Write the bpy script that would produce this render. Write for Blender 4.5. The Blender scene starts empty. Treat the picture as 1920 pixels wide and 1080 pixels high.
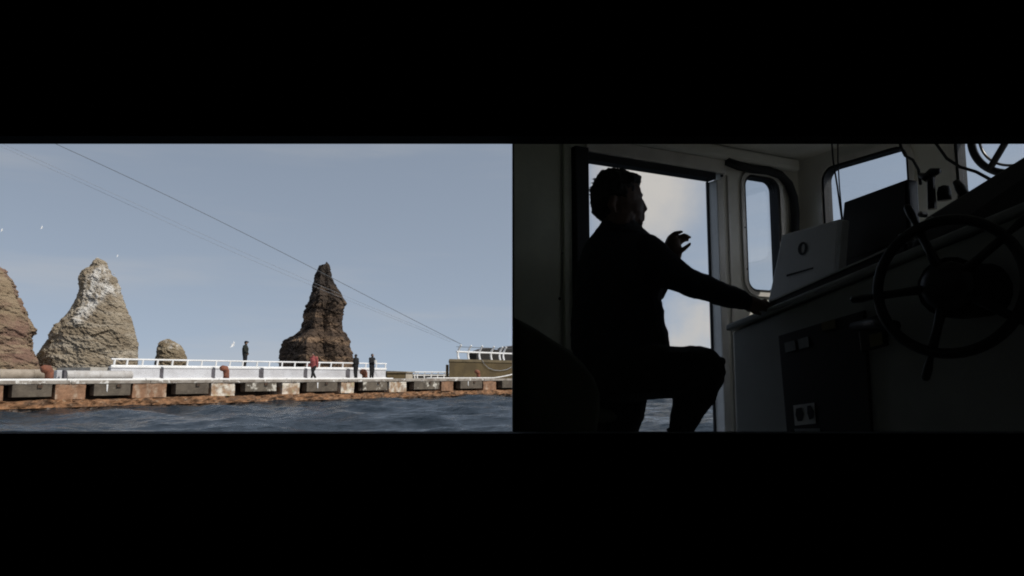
import bpy, bmesh, math, random
import numpy as np
from mathutils import Vector, Matrix, noise

random.seed(7)
sc = bpy.context.scene
C = sc.collection
R = math.radians

# ------------------------------------------------------------------ camera
EYE = 1.70                      # metres above the water
F = 1400.0                      # focal length in pixels of a 1920 wide picture
PITCH = math.atan(165 / F)
cam = bpy.data.cameras.new('camera'); cam_o = bpy.data.objects.new('camera', cam); C.objects.link(cam_o)
cam_o.location = (0, 0, EYE); cam_o.rotation_euler = (math.pi / 2 + PITCH, 0, 0)
cam.sensor_width = 36; cam.lens = 36 * F / 1920; cam.clip_start = 0.05; cam.clip_end = 20000
sc.camera = cam_o

# ------------------------------------------------------------------ sky and sun
SUN_EL = R(47); SUN_AZ = R(66)     # azimuth to the right of straight behind the camera
SUN_DIR = Vector((math.sin(SUN_AZ) * math.cos(SUN_EL), -math.cos(SUN_AZ) * math.cos(SUN_EL), math.sin(SUN_EL)))
w = bpy.data.worlds.new('World'); sc.world = w; w.use_nodes = True
nt = w.node_tree; nt.nodes.clear()
def wn(t, **k):
    n = nt.nodes.new(t)
    for a, b in k.items(): setattr(n, a, b)
    return n
def wmath(op, a, b=None, clamp=False):
    n = wn('ShaderNodeMath', operation=op, use_clamp=clamp)
    for i, v in enumerate((a, b)):
        if v is None: continue
        if isinstance(v, (int, float)): n.inputs[i].default_value = v
        else: nt.links.new(v, n.inputs[i])
    return n.outputs[0]
out = wn('ShaderNodeOutputWorld'); bg = wn('ShaderNodeBackground'); bg.inputs['Strength'].default_value = 0.130
sky = wn('ShaderNodeTexSky', sky_type='NISHITA', sun_disc=False)
sky.sun_elevation = SUN_EL; sky.sun_rotation = math.atan2(SUN_DIR.x, SUN_DIR.y)
sky.air_density = 1.0; sky.dust_density = 0.9; sky.ozone_density = 1.2
def pix_dir(px, py):
    u = (px - 960) / F; v = (540 - py) / F
    return Vector((u, math.cos(PITCH) - v * math.sin(PITCH), math.sin(PITCH) + v * math.cos(PITCH))).normalized()
tc = wn('ShaderNodeTexCoord')
lift = wn('ShaderNodeVectorMath', operation='ADD'); lift.inputs[1].default_value = (0, 0, 0.30); nt.links.new(tc.outputs['Generated'], lift.inputs[0])
nrm_ = wn('ShaderNodeVectorMath', operation='NORMALIZE'); nt.links.new(lift.outputs[0], nrm_.inputs[0]); nt.links.new(nrm_.outputs[0], sky.inputs['Vector'])
# a bank of thin cumulus standing over the sea ahead to the right
def cloud(px, py, inner, outer, scale, lo, hi, amp):
    d = wn('ShaderNodeVectorMath', operation='DOT_PRODUCT'); nt.links.new(tc.outputs['Generated'], d.inputs[0]); d.inputs[1].default_value = pix_dir(px, py)
    m = wn('ShaderNodeMapRange', interpolation_type='SMOOTHSTEP'); nt.links.new(d.outputs['Value'], m.inputs[0])
    m.inputs[1].default_value = math.cos(R(outer)); m.inputs[2].default_value = math.cos(R(inner)); m.inputs[3].default_value = 0; m.inputs[4].default_value = 1
    n = wn('ShaderNodeTexNoise'); n.inputs['Scale'].default_value = scale; n.inputs['Detail'].default_value = 7; n.inputs['Roughness'].default_value = 0.55
    nt.links.new(tc.outputs['Generated'], n.inputs['Vector'])
    s = wmath('ADD', n.outputs['Fac'], wmath('MULTIPLY', wmath('SUBTRACT', m.outputs[0], 0.5), 0.35))
    mr = wn('ShaderNodeMapRange', interpolation_type='SMOOTHSTEP'); nt.links.new(s, mr.inputs[0])
    mr.inputs[1].default_value = lo; mr.inputs[2].default_value = hi; mr.inputs[3].default_value = 0; mr.inputs[4].default_value = amp
    return wmath('MULTIPLY', mr.outputs[0], m.outputs[0])
c1 = cloud(1218, 350, 0.0, 7.0, 7.0, 0.34, 0.80, 1.0)
c2 = cloud(1310, 630, 0.0, 5.0, 12.0, 0.36, 0.80, 0.9)
cm = wmath('MAXIMUM', c1, c2)
# faint high haze streaks over the whole sky
mp = wn('ShaderNodeMapping'); mp.inputs['Scale'].default_value = (1.2, 1.2, 9.0); nt.links.new(tc.outputs['Generated'], mp.inputs['Vector'])
hz = wn('ShaderNodeTexNoise'); hz.inputs['Scale'].default_value = 2.2; hz.inputs['Detail'].default_value = 5; nt.links.new(mp.outputs[0], hz.inputs['Vector'])
hr = wn('ShaderNodeMapRange', interpolation_type='SMOOTHSTEP'); nt.links.new(hz.outputs['Fac'], hr.inputs[0]); hr.inputs[1].default_value = 0.45; hr.inputs[2].default_value = 0.8; hr.inputs[4].default_value = 0.30
cm = wmath('MAXIMUM', cm, hr.outputs[0])
hs = wn('ShaderNodeHueSaturation'); hs.inputs['Saturation'].default_value = 0.56; hs.inputs['Hue'].default_value = 0.492; hs.inputs['Value'].default_value = 1.02; nt.links.new(sky.outputs[0], hs.inputs['Color'])
mx = wn('ShaderNodeMixRGB'); nt.links.new(cm, mx.inputs[0]); nt.links.new(hs.outputs[0], mx.inputs[1]); mx.inputs[2].default_value = (4.2, 4.06, 3.88, 1)
nt.links.new(mx.outputs[0], bg.inputs['Color']); nt.links.new(bg.outputs[0], out.inputs['Surface'])
sun = bpy.data.lights.new('sun', 'SUN'); sun.energy = 3.2; sun.angle = R(0.5); sun.color = (1, 0.94, 0.84)
sun_o = bpy.data.objects.new('sun', sun); C.objects.link(sun_o); sun_o.location = (0, -20, 40)
sun_o.rotation_euler = (-SUN_DIR).to_track_quat('-Z', 'Y').to_euler()
vs = sc.view_settings; vs.view_transform = 'Standard'; vs.look = 'None'; vs.exposure = 0.0; vs.gamma = 1.0; vs.use_curve_mapping = False
sc.cycles.filter_width = 1.9

# ------------------------------------------------------------------ helpers
def P(px, py, d):
    """the point seen at pixel (px, py) at the distance d in front of the camera"""
    u = (px - 960) / F; v = (540 - py) / F
    dy = math.cos(PITCH) - v * math.sin(PITCH); dz = math.sin(PITCH) + v * math.cos(PITCH)
    return Vector((u * d / dy, d, EYE + dz * d / dy))

MATS = {}
def mat(name, col, rough=0.7, col2=None, scale=4.0, lo=0.35, hi=0.65, bump=0.0, bscale=None, metal=0.0, col3=None, scale3=12.0, lo3=0.6, hi3=0.7, stretch=(1, 1, 1), detail=8):
    m = bpy.data.materials.new(name); m.use_nodes = True; t = m.node_tree; b = t.nodes['Principled BSDF']
    b.inputs['Roughness'].default_value = rough; b.inputs['Metallic'].default_value = metal
    tcn = t.nodes.new('ShaderNodeTexCoord'); mpn = t.nodes.new('ShaderNodeMapping'); mpn.inputs['Scale'].default_value = stretch
    geo = t.nodes.new('ShaderNodeNewGeometry'); t.links.new(geo.outputs['Position'], mpn.inputs['Vector'])
    def nz(s):
        n = t.nodes.new('ShaderNodeTexNoise'); n.inputs['Scale'].default_value = s; n.inputs['Detail'].default_value = detail; n.inputs['Roughness'].default_value = 0.6
        t.links.new(mpn.outputs[0], n.inputs['Vector']); return n
    def rng(n, a, bb):
        r = t.nodes.new('ShaderNodeMapRange'); r.interpolation_type = 'SMOOTHSTEP'; t.links.new(n.outputs['Fac'], r.inputs[0]); r.inputs[1].default_value = a; r.inputs[2].default_value = bb; return r
    if col2 is None: col2 = tuple(c * 0.72 for c in col)
    x = t.nodes.new('ShaderNodeMixRGB'); x.inputs[1].default_value = (*col, 1); x.inputs[2].default_value = (*col2, 1)
    t.links.new(rng(nz(scale), lo, hi).outputs[0], x.inputs[0]); last = x.outputs[0]
    if col3:
        y = t.nodes.new('ShaderNodeMixRGB'); t.links.new(last, y.inputs[1]); y.inputs[2].default_value = (*col3, 1)
        t.links.new(rng(nz(scale3), lo3, hi3).outputs[0], y.inputs[0]); last = y.outputs[0]
    t.links.new(last, b.inputs['Base Color'])
    if bump:
        bn = t.nodes.new('ShaderNodeBump'); bn.inputs['Strength'].default_value = bump; bn.inputs['Distance'].default_value = 0.3 / (bscale or scale)
        t.links.new(nz(bscale or scale * 3).outputs['Fac'], bn.inputs['Height']); t.links.new(bn.outputs[0], b.inputs['Normal'])
    MATS[name] = m
    return m

class MB:
    """collects vertices and faces in world space; build() links them as one mesh object"""
    def __init__(s): s.v = []; s.f = []; s.mi = []
    def add(s, vs, fs, mi=0):
        o = len(s.v); s.v += [Vector(q) for q in vs]; s.f += [tuple(i + o for i in f) for f in fs]; s.mi += [mi] * len(fs); return s
    def hexa(s, a, b, mi=0):
        """a: four corners of the bottom, b: four corners of the top, same order"""
        return s.add(list(a) + list(b), [(3, 2, 1, 0), (4, 5, 6, 7), (0, 1, 5, 4), (1, 2, 6, 5), (2, 3, 7, 6), (3, 0, 4, 7)], mi)
    def box(s, o, ax, ay, az, mi=0):
        o = Vector(o); ax = Vector(ax); ay = Vector(ay); az = Vector(az)
        return s.hexa([o, o + ax, o + ax + ay, o + ay], [o + az, o + ax + az, o + ax + ay + az, o + ay + az], mi)
    def tube(s, pts, r, n=8, mi=0, closed=False):
        pts = [Vector(p) for p in pts]; k = len(pts); rs = r if isinstance(r, (list, tuple)) else [r] * k
        vs = []; up = None
        for i, p in enumerate(pts):
            if closed: t = (pts[(i + 1) % k] - pts[i - 1])
            else: t = pts[min(i + 1, k - 1)] - pts[max(i - 1, 0)]
            t.normalize()
            if up is None: up = t.orthogonal().normalized()
            up = (up - t * up.dot(t)); up = up.normalized() if up.length > 1e-6 else t.orthogonal().normalized()
            q = t.cross(up)
            for j in range(n):
                a = 2 * math.pi * j / n; vs.append(p + (up * math.cos(a) + q * math.sin(a)) * rs[i])
        fs = []
        for i in range(k if closed else k - 1):
            for j in range(n):
                i2 = (i + 1) % k
                fs.append((i * n + j, i * n + (j + 1) % n, i2 * n + (j + 1) % n, i2 * n + j))
        if not closed: fs += [tuple(range(n - 1, -1, -1)), tuple((k - 1) * n + j for j in range(n))]
        return s.add(vs, fs, mi)
    def lathe(s, base, axis, prof, n=16, mi=0):
        """prof: (radius, height) along axis, closed at both ends"""
        base = Vector(base); axis = Vector(axis).normalized(); u = axis.orthogonal().normalized(); v = axis.cross(u); vs = []
        for r, h in prof:
            for j in range(n):
                a = 2 * math.pi * j / n; vs.append(base + axis * h + (u * math.cos(a) + v * math.sin(a)) * r)
        k = len(prof); fs = [(i * n + j, i * n + (j + 1) % n, (i + 1) * n + (j + 1) % n, (i + 1) * n + j) for i in range(k - 1) for j in range(n)]
        fs += [tuple(range(n - 1, -1, -1)), tuple((k - 1) * n + j for j in range(n))]
        return s.add(vs, fs, mi)
    def ball(s, c, rx, ry, rz, rot=None, n=14, mi=0):
        c = Vector(c); vs = []; m = n // 2
        for i in range(m + 1):
            th = math.pi * (i + 0.001) / (m + 0.002)
            for j in range(n):
                a = 2 * math.pi * j / n; q = Vector((rx * math.sin(th) * math.cos(a), ry * math.sin(th) * math.sin(a), rz * math.cos(th)))
                if rot: q = rot @ q
                vs.append(c + q)
        fs = [(i * n + j, (i + 1) * n + j, (i + 1) * n + (j + 1) % n, i * n + (j + 1) % n) for i in range(m) for j in range(n)]
        fs += [tuple(range(n)), tuple(m * n + j for j in range(n - 1, -1, -1))]
        return s.add(vs, fs, mi)
    def prism(s, poly, ext, mi=0):
        """flat polygon (list of 3-D points) pushed out by the vector ext"""
        poly = [Vector(p) for p in poly]; ext = Vector(ext); n = len(poly)
        fs = [tuple(range(n - 1, -1, -1)), tuple(range(n, 2 * n))] + [(i, (i + 1) % n, (i + 1) % n + n, i + n) for i in range(n)]
        return s.add(poly + [p + ext for p in poly], fs, mi)
    def build(s, name, m, parent=None, smooth=False, bevel=0.0, origin=None):
        me = bpy.data.meshes.new(name)
        off = Vector((0, 0, 0))
        if parent is not None:
            q = parent
            while q is not None: off += q.location; q = q.parent
        if origin is None and parent is None:
            xs = [v.x for v in s.v]; ys = [v.y for v in s.v]; zs = [v.z for v in s.v]
            origin = Vector(((min(xs) + max(xs)) / 2, (min(ys) + max(ys)) / 2, min(zs)))
        loc = Vector(origin) if origin is not None else Vector((0, 0, 0))
        me.from_pydata([tuple(v - off - loc) for v in s.v], [], s.f)
        for mm in (m if isinstance(m, (list, tuple)) else [m]): me.materials.append(MATS[mm] if isinstance(mm, str) else mm)
        for i, p in enumerate(me.polygons): p.material_index = s.mi[i]; p.use_smooth = smooth
        bm = bmesh.new(); bm.from_mesh(me); bmesh.ops.recalc_face_normals(bm, faces=bm.faces); bm.to_mesh(me); bm.free()
        o = bpy.data.objects.new(name, me); C.objects.link(o); o.location = loc
        if parent is not None: o.parent = parent
        if bevel:
            b = o.modifiers.new('bevel', 'BEVEL'); b.width = bevel; b.segments = 2; b.limit_method = 'ANGLE'
        return o

def tag(o, label=None, cat=None, group=None, kind=None):
    if label: o['label'] = label
    if cat: o['category'] = cat
    if group: o['group'] = group
    if kind: o['kind'] = kind
    return o
def empty(name, loc, label, cat, group=None):
    o = bpy.data.objects.new(name, None); C.objects.link(o); o.location = loc; o.empty_display_size = 0.2
    return tag(o, label, cat, group)

# ------------------------------------------------------------------ materials
mat('matt_black', (0.004, 0.004, 0.004), 0.95)
mat('concrete', (0.40, 0.36, 0.30), 0.9, (0.26, 0.22, 0.17), 1.3, bump=0.4, bscale=9)
mat('deck_concrete', (0.44, 0.42, 0.38), 0.9, (0.30, 0.27, 0.23), 0.9, bump=0.3, bscale=8)
mat('edge_concrete', (0.34, 0.31, 0.27), 0.9, (0.20, 0.17, 0.14), 1.6, col3=(0.62, 0.60, 0.56), scale3=2.5, lo3=0.58, hi3=0.64, bump=0.4, bscale=9)
mat('rust_concrete', (0.29, 0.160, 0.092), 0.9, (0.185, 0.105, 0.062), 2.2, 0.3, 0.7, col3=(0.44, 0.35, 0.26), scale3=2.4, lo3=0.5, hi3=0.72, bump=0.6, bscale=7, stretch=(1, 1, 0.55))
mat('flaked_paint', (0.66, 0.62, 0.54), 0.85, (0.31, 0.20, 0.12), 1.9, 0.36, 0.62, col3=(0.42, 0.38, 0.22), scale3=3.2, lo3=0.55, hi3=0.7, bump=0.6, bscale=7)
mat('weed_ledge', (0.26, 0.130, 0.060), 0.85, (0.09, 0.052, 0.03), 2.0, 0.4, 0.68, col3=(0.44, 0.32, 0.21), scale3=4.5, lo3=0.58, hi3=0.74, bump=0.9, bscale=6, stretch=(0.8, 0.8, 2.2))
mat('wet_weed', (0.035, 0.022, 0.012), 0.5, (0.075, 0.038, 0.018), 3.0, bump=0.8, bscale=9)
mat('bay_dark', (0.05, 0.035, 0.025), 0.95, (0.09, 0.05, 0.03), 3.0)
mat('fender_grey', (0.125, 0.102, 0.076), 0.85, (0.075, 0.060, 0.045), 1.8, col3=(0.24, 0.21, 0.17), scale3=7, lo3=0.6, hi3=0.75, bump=0.4, bscale=8)
mat('fender_pale', (0.135, 0.112, 0.084), 0.85, (0.08, 0.066, 0.05), 1.8, col3=(0.58, 0.55, 0.48), scale3=1.7, lo3=0.54, hi3=0.64, bump=0.4, bscale=8)
mat('white_paint', (0.82, 0.82, 0.82), 0.6, (0.72, 0.72, 0.71), 1.2, col3=(0.50, 0.42, 0.34), scale3=3.0, lo3=0.68, hi3=0.82)
mat('wall_paint', (0.56, 0.57, 0.60), 0.75, (0.46, 0.46, 0.48), 0.8, col3=(0.36, 0.33, 0.31), scale3=2.6, lo3=0.66, hi3=0.84, bump=0.2)
mat('pale_pipe', (0.50, 0.49, 0.48), 0.8, (0.38, 0.36, 0.34), 2.0, bump=0.3, bscale=9)
mat('brown_pipe', (0.34, 0.29, 0.235), 0.85, (0.24, 0.20, 0.155), 2.0, bump=0.3, bscale=9)
mat('slate_paint', (0.10, 0.095, 0.11), 0.8, (0.06, 0.055, 0.06), 3.0)
mat('rust_iron', (0.24, 0.085, 0.045), 0.8, (0.13, 0.05, 0.03), 5.0, bump=0.4, bscale=20)
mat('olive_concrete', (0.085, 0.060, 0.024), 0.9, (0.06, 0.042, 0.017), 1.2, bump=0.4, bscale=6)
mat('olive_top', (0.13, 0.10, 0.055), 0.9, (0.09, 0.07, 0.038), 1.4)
mat('dark_shed', (0.022, 0.020, 0.018), 0.9)
mat('cable', (0.10, 0.11, 0.12), 0.6)
mat('thin_cable', (0.30, 0.32, 0.35), 0.6)
mat('hose_white', (0.75, 0.74, 0.72), 0.6)
mat('gull_white', (0.8, 0.8, 0.8), 0.7)
mat('gull_grey', (0.4, 0.42, 0.45), 0.7)
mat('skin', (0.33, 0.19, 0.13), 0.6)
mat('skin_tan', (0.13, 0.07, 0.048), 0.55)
mat('hair_black', (0.012, 0.01, 0.009), 0.6, bump=0.5, bscale=60)
mat('cloth_black', (0.006, 0.006, 0.007), 0.9)
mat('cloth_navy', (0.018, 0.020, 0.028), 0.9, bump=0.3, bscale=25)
mat('cloth_red', (0.36, 0.085, 0.08), 0.85)
mat('cloth_green', (0.013, 0.016, 0.011), 0.9)
mat('cloth_white', (0.62, 0.62, 0.60), 0.85)
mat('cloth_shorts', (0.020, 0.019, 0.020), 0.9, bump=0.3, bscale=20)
mat('cabin_green', (0.62, 0.63, 0.51), 0.55, (0.55, 0.56, 0.455), 5.0, bump=0.06, bscale=30)
mat('cabin_white', (0.80, 0.78, 0.72), 0.5, (0.70, 0.68, 0.62), 4.0, col3=(0.16, 0.13, 0.10), scale3=9, lo3=0.70, hi3=0.82, bump=0.06, bscale=30)
mat('cabin_ceiling', (0.80, 0.79, 0.73), 0.6, (0.72, 0.71, 0.65), 3.0)
mat('frame_grey', (0.78, 0.75, 0.71), 0.35, (0.66, 0.63, 0.59), 6.0)
mat('frame_pale', (0.80, 0.78, 0.75), 0.4, (0.70, 0.68, 0.65), 9.0)
mat('rubber', (0.012, 0.013, 0.016), 0.7)
mat('console_grey', (0.38, 0.39, 0.37), 0.5, (0.33, 0.335, 0.315), 3.0, col3=(0.10, 0.095, 0.085), scale3=7, lo3=0.68, hi3=0.8)
mat('console_trim', (0.7, 0.7, 0.68), 0.35)
mat('panel_black', (0.010, 0.010, 0.011), 0.5)
mat('wheel_black', (0.008, 0.008, 0.009), 0.45)
mat('hood_black', (0.011, 0.009, 0.009), 0.6)
mat('box_grey', (0.82, 0.81, 0.81), 0.5, (0.76, 0.75, 0.75), 5.0)
mat('box_edge', (0.8, 0.8, 0.8), 0.4)
mat('screen_black', (0.006, 0.006, 0.008), 0.35)
mat('print_dark', (0.01, 0.01, 0.012), 0.6)
mat('label_white', (0.8, 0.8, 0.78), 0.6)
mat('label_grey', (0.35, 0.36, 0.36), 0.6)
mat('label_yellow', (0.16, 0.13, 0.05), 0.6)
mat('metal_dull', (0.30, 0.29, 0.28), 0.35, metal=0.7)
mat('seat_vinyl', (0.11, 0.115, 0.085), 0.8, (0.085, 0.09, 0.065), 6.0, bump=0.15, bscale=40)
mat('hull_blue', (0.05, 0.09, 0.14), 0.5)
mat('hull_deck', (0.55, 0.52, 0.47), 0.8)
def glass_mat():
    m = bpy.data.materials.new('pane_glass'); m.use_nodes = True; t = m.node_tree; t.nodes.clear()
    o = t.nodes.new('ShaderNodeOutputMaterial'); mxn = t.nodes.new('ShaderNodeMixShader'); tr = t.nodes.new('ShaderNodeBsdfTransparent'); gl = t.nodes.new('ShaderNodeBsdfGlossy'); fr = t.nodes.new('ShaderNodeLayerWeight'); pw = t.nodes.new('ShaderNodeMath'); pw.operation = 'POWER'; pw.inputs[1].default_value = 4; ml = t.nodes.new('ShaderNodeMath'); ml.operation = 'MULTIPLY_ADD'; ml.inputs[1].default_value = 0.5; ml.inputs[2].default_value = 0.03
    tr.inputs['Color'].default_value = (0.955, 0.965, 0.97, 1); gl.inputs['Roughness'].default_value = 0.03; fr.inputs['Blend'].default_value = 0.5; t.links.new(fr.outputs['Facing'], pw.inputs[0]); t.links.new(pw.outputs[0], ml.inputs[0])
    t.links.new(ml.outputs[0], mxn.inputs[0]); t.links.new(tr.outputs[0], mxn.inputs[1]); t.links.new(gl.outputs[0], mxn.inputs[2]); t.links.new(mxn.outputs[0], o.inputs['Surface'])
    MATS['pane_glass'] = m
glass_mat()
def rock_mat(name, c1, c2, c3, strata_tilt, guano=None, guano_lo=0.5, streak=None, cap=None):
    """layered rock; guano = (z_start, z_full) heights between which white droppings set in"""
    m = bpy.data.materials.new(name); m.use_nodes = True; t = m.node_tree; b = t.nodes['Principled BSDF']; b.inputs['Roughness'].default_value = 0.95
    geo = t.nodes.new('ShaderNodeNewGeometry')
    def nz(s, vec=None, det=9, ro=0.62):
        n = t.nodes.new('ShaderNodeTexNoise'); n.inputs['Scale'].default_value = s; n.inputs['Detail'].default_value = det; n.inputs['Roughness'].default_value = ro
        t.links.new(vec or geo.outputs['Position'], n.inputs['Vector']); return n.outputs['Fac']
    def rg(v, a, bb, hi=1.0):
        r = t.nodes.new('ShaderNodeMapRange'); r.interpolation_type = 'SMOOTHSTEP'; t.links.new(v, r.inputs[0]); r.inputs[1].default_value = a; r.inputs[2].default_value = bb; r.inputs[4].default_value = hi; return r.outputs[0]
    def mixc(f, a, bcol):
        x = t.nodes.new('ShaderNodeMixRGB'); t.links.new(f, x.inputs[0])
        for i, q in ((1, a), (2, bcol)):
            if isinstance(q, tuple): x.inputs[i].default_value = (*q, 1)
            else: t.links.new(q, x.inputs[i])
        return x.outputs[0]
    mpn = t.nodes.new('ShaderNodeMapping'); mpn.inputs['Rotation'].default_value = (R(8), strata_tilt, 0); mpn.inputs['Scale'].default_value = (0.12, 0.12, 1.1); t.links.new(geo.outputs['Position'], mpn.inputs['Vector'])
    col = mixc(rg(nz(0.28), 0.38, 0.62), c1, c2)
    col = mixc(rg(nz(1.0, mpn.outputs[0]), 0.46, 0.66, 0.75), col, c3)
    col = mixc(rg(nz(2.2), 0.60, 0.70, 0.5), col, tuple(q * 0.45 for q in c2))
    if cap:      # the upper spire blends to a blackish tone
        sz = t.nodes.new('ShaderNodeSeparateXYZ'); t.links.new(geo.outputs['Position'], sz.inputs[0])
        az = t.nodes.new('ShaderNodeMath'); az.operation = 'MULTIPLY_ADD'; t.links.new(nz(0.5), az.inputs[0]); az.inputs[1].default_value = 7.0; t.links.new(sz.outputs['Z'], az.inputs[2])
        col = mixc(rg(az.outputs[0], cap[0] + 3.5, cap[1] + 3.5, 0.85), col, (0.022, 0.016, 0.012))
    if guano:
        sx = t.nodes.new('ShaderNodeSeparateXYZ'); t.links.new(geo.outputs['Position'], sx.inputs[0])
        h = rg(sx.outputs['Z'], guano[0], guano[1])
        if streak:
            acc = None
            for (ax_, az_, bx_, bz_, wd_) in streak:       # droppings run down from a perch: distance to a slanting line
                L2 = (bx_ - ax_) ** 2 + (bz_ - az_) ** 2
                def mth(op, a, b):
                    n_ = t.nodes.new('ShaderNodeMath'); n_.operation = op
                    for i_, q_ in ((0, a), (1, b)):
                        if isinstance(q_, (int, float)): n_.inputs[i_].default_value = q_
                        else: t.links.new(q_, n_.inputs[i_])
                    return n_.outputs[0]
                dx_ = mth('SUBTRACT', sx.outputs['X'], ax_); dz_ = mth('SUBTRACT', sx.outputs['Z'], az_)
                tt = mth('MINIMUM', mth('MAXIMUM', mth('DIVIDE', mth('ADD', mth('MULTIPLY', dx_, bx_ - ax_), mth('MULTIPLY', dz_, bz_ - az_)), L2), 0.0), 1.0)
                ex = mth('SUBTRACT', dx_, mth('MULTIPLY', tt, bx_ - ax_)); ez = mth('SUBTRACT', dz_, mth('MULTIPLY', tt, bz_ - az_))
                ds = mth('SQRT', mth('ADD', mth('MULTIPLY', ex, ex), mth('MULTIPLY', ez, ez)), 0.0)
                ds = mth('ADD', ds, mth('MULTIPLY', mth('SUBTRACT', nz(0.9), 0.5), 2.2))
                g_ = rg(ds, wd_ * 1.35, wd_ * 0.15)
                acc = g_ if acc is None else mth('MAXIMUM', acc, g_)
            h = acc
        mp2 = t.nodes.new('ShaderNodeMapping'); mp2.inputs['Scale'].default_value = (2.2, 2.2, 0.5); mp2.inputs['Rotation'].default_value = (0, R(-25), 0); t.links.new(geo.outputs['Position'], mp2.inputs['Vector'])
        n2 = nz(0.55, mp2.outputs[0], 9, 0.68)
        ad = t.nodes.new('ShaderNodeMath'); ad.operation = 'MULTIPLY'; t.links.new(h, ad.inputs[0]); t.links.new(rg(n2, guano_lo - 0.02, guano_lo + 0.20), ad.inputs[1])
        col = mixc(ad.outputs[0], col, (0.66, 0.64, 0.60))
    t.links.new(col, b.inputs['Base Color'])
    bn = t.nodes.new('ShaderNodeBump'); bn.inputs['Strength'].default_value = 1.0; bn.inputs['Distance'].default_value = 0.5
    t.links.new(nz(1.3, None, 10, 0.7), bn.inputs['Height']); t.links.new(bn.outputs[0], b.inputs['Normal'])
    MATS[name] = m

# ------------------------------------------------------------------ sea
def make_sea():
    def axis(lo, hi, step, far_lo, far_hi):
        core = list(np.arange(lo, hi + 1e-6, step)); g = step; a = core[0]; pre = []
        while a > far_lo: g *= 1.35; a -= g; pre.append(a)
        g = step; b = core[-1]; post = []
        while b < far_hi: g *= 1.35; b += g; post.append(b)
        return np.array(pre[::-1] + core + post)
    xs = axis(-34, 26, 0.17, -9000, 9000); ys = axis(18, 75, 0.17, -3000, 12000)
    X, Y = np.meshgrid(xs, ys); Z = np.zeros_like(X); rng = np.random.RandomState(3)
    for k in range(46):
        lam = 0.55 * (1.105 ** k) if k < 30 else rng.uniform(1.2, 9)
        a = R(62) + rng.normal(0, 0.55); kk = 2 * math.pi / lam
        ph = (X * math.cos(a) + Y * math.sin(a)) * kk + rng.uniform(0, 6.28) + 0.9 * np.sin(X * 0.11 * rng.uniform(.5, 1.5) + Y * 0.07 + k)
        amp = 0.0085 * lam ** 0.85 * rng.uniform(0.5, 1.2)
        Z += amp * (np.abs(np.sin(ph / 2)) * -2 + 1.27)
    fade = np.clip((110 - np.abs(Y - 40)) / 60, 0, 1) * np.clip((80 - np.abs(X)) / 40, 0, 1)
    Z *= fade
    nx, ny = len(xs), len(ys); V = np.stack([X.ravel(), Y.ravel(), Z.ravel()], 1)
    i = np.arange(ny - 1)[:, None] * nx + np.arange(nx - 1)[None, :]; i = i.ravel()
    Fc = np.stack([i, i + 1, i + nx + 1, i + nx], 1)
    me = bpy.data.meshes.new('sea'); me.vertices.add(len(V)); me.vertices.foreach_set('co', V.ravel().astype(np.float32))
    me.loops.add(Fc.size); me.loops.foreach_set('vertex_index', Fc.ravel().astype(np.int32)); me.polygons.add(len(Fc))
    me.polygons.foreach_set('loop_start', (np.arange(len(Fc)) * 4).astype(np.int32)); me.update(); me.validate()
    me.polygons.foreach_set('use_smooth', np.ones(len(Fc), dtype=bool))
    m = bpy.data.materials.new('sea_water'); m.use_nodes = True; t = m.node_tree; b = t.nodes['Principled BSDF']
    b.inputs['Base Color'].default_value = (0.012, 0.020, 0.028, 1); b.inputs['Roughness'].default_value = 0.14; b.inputs['IOR'].default_value = 1.33; b.inputs['Specular IOR Level'].default_value = 0.36
    geo = t.nodes.new('ShaderNodeNewGeometry'); n = t.nodes.new('ShaderNodeTexNoise'); n.inputs['Scale'].default_value = 2.6; n.inputs['Detail'].default_value = 6
    mpn = t.nodes.new('ShaderNodeMapping'); mpn.inputs['Scale'].default_value = (0.7, 1.5, 1); t.links.new(geo.outputs['Position'], mpn.inputs['Vector']); t.links.new(mpn.outputs[0], n.inputs['Vector'])
    bn = t.nodes.new('ShaderNodeBump'); bn.inputs['Strength'].default_value = 0.9; bn.inputs['Distance'].default_value = 0.14
    t.links.new(n.outputs['Fac'], bn.inputs['Height']); t.links.new(bn.outputs[0], b.inputs['Normal'])
    me.materials.append(m); o = bpy.data.objects.new('sea', me); C.objects.link(o); tag(o, kind='structure')
make_sea()

# ------------------------------------------------------------------ made-up dark cabin round the camera; its slotted wall forms the black letterbox bars
WY = 1.40; TH = 0.05; FLOOR = EYE - 0.82; CEIL = EYE + 1.2
Z_TOP = P(960, 270, WY + TH).z; Z_BOT = P(960, 809, WY + TH).z
def struct(name, mb, m, **k): return tag(mb.build(name, m, **k), kind='structure')
def bx(x0, x1, y0, y1, z0, z1): return MB().box((x0, y0, z0), (x1 - x0, 0, 0), (0, y1 - y0, 0), (0, 0, z1 - z0))
fw = MB()
fw.box((-1.9, WY, Z_TOP), (4.9, 0, 0), (0, TH, 0), (0, 0, CEIL - Z_TOP)); fw.box((-1.9, WY, FLOOR), (4.9, 0, 0), (0, TH, 0), (0, 0, Z_BOT - FLOOR))
fw.box((-1.9, WY, Z_BOT), (0.5, 0, 0), (0, TH, 0), (0, 0, Z_TOP - Z_BOT)); fw.box((1.45, WY, Z_BOT), (1.55, 0, 0), (0, TH, 0), (0, 0, Z_TOP - Z_BOT))
struct('letterbox_wall', fw, 'matt_black')
struct('cabin_back_wall', bx(-1.9, 3.0, -1.85, -1.80, FLOOR, CEIL), 'matt_black')
struct('cabin_side_wall', bx(-1.95, -1.902, -1.85, WY + TH, FLOOR, CEIL), 'matt_black')
struct('cabin_side_wall', bx(3.002, 3.05, -1.85, WY + TH, FLOOR, CEIL), 'matt_black')
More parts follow.
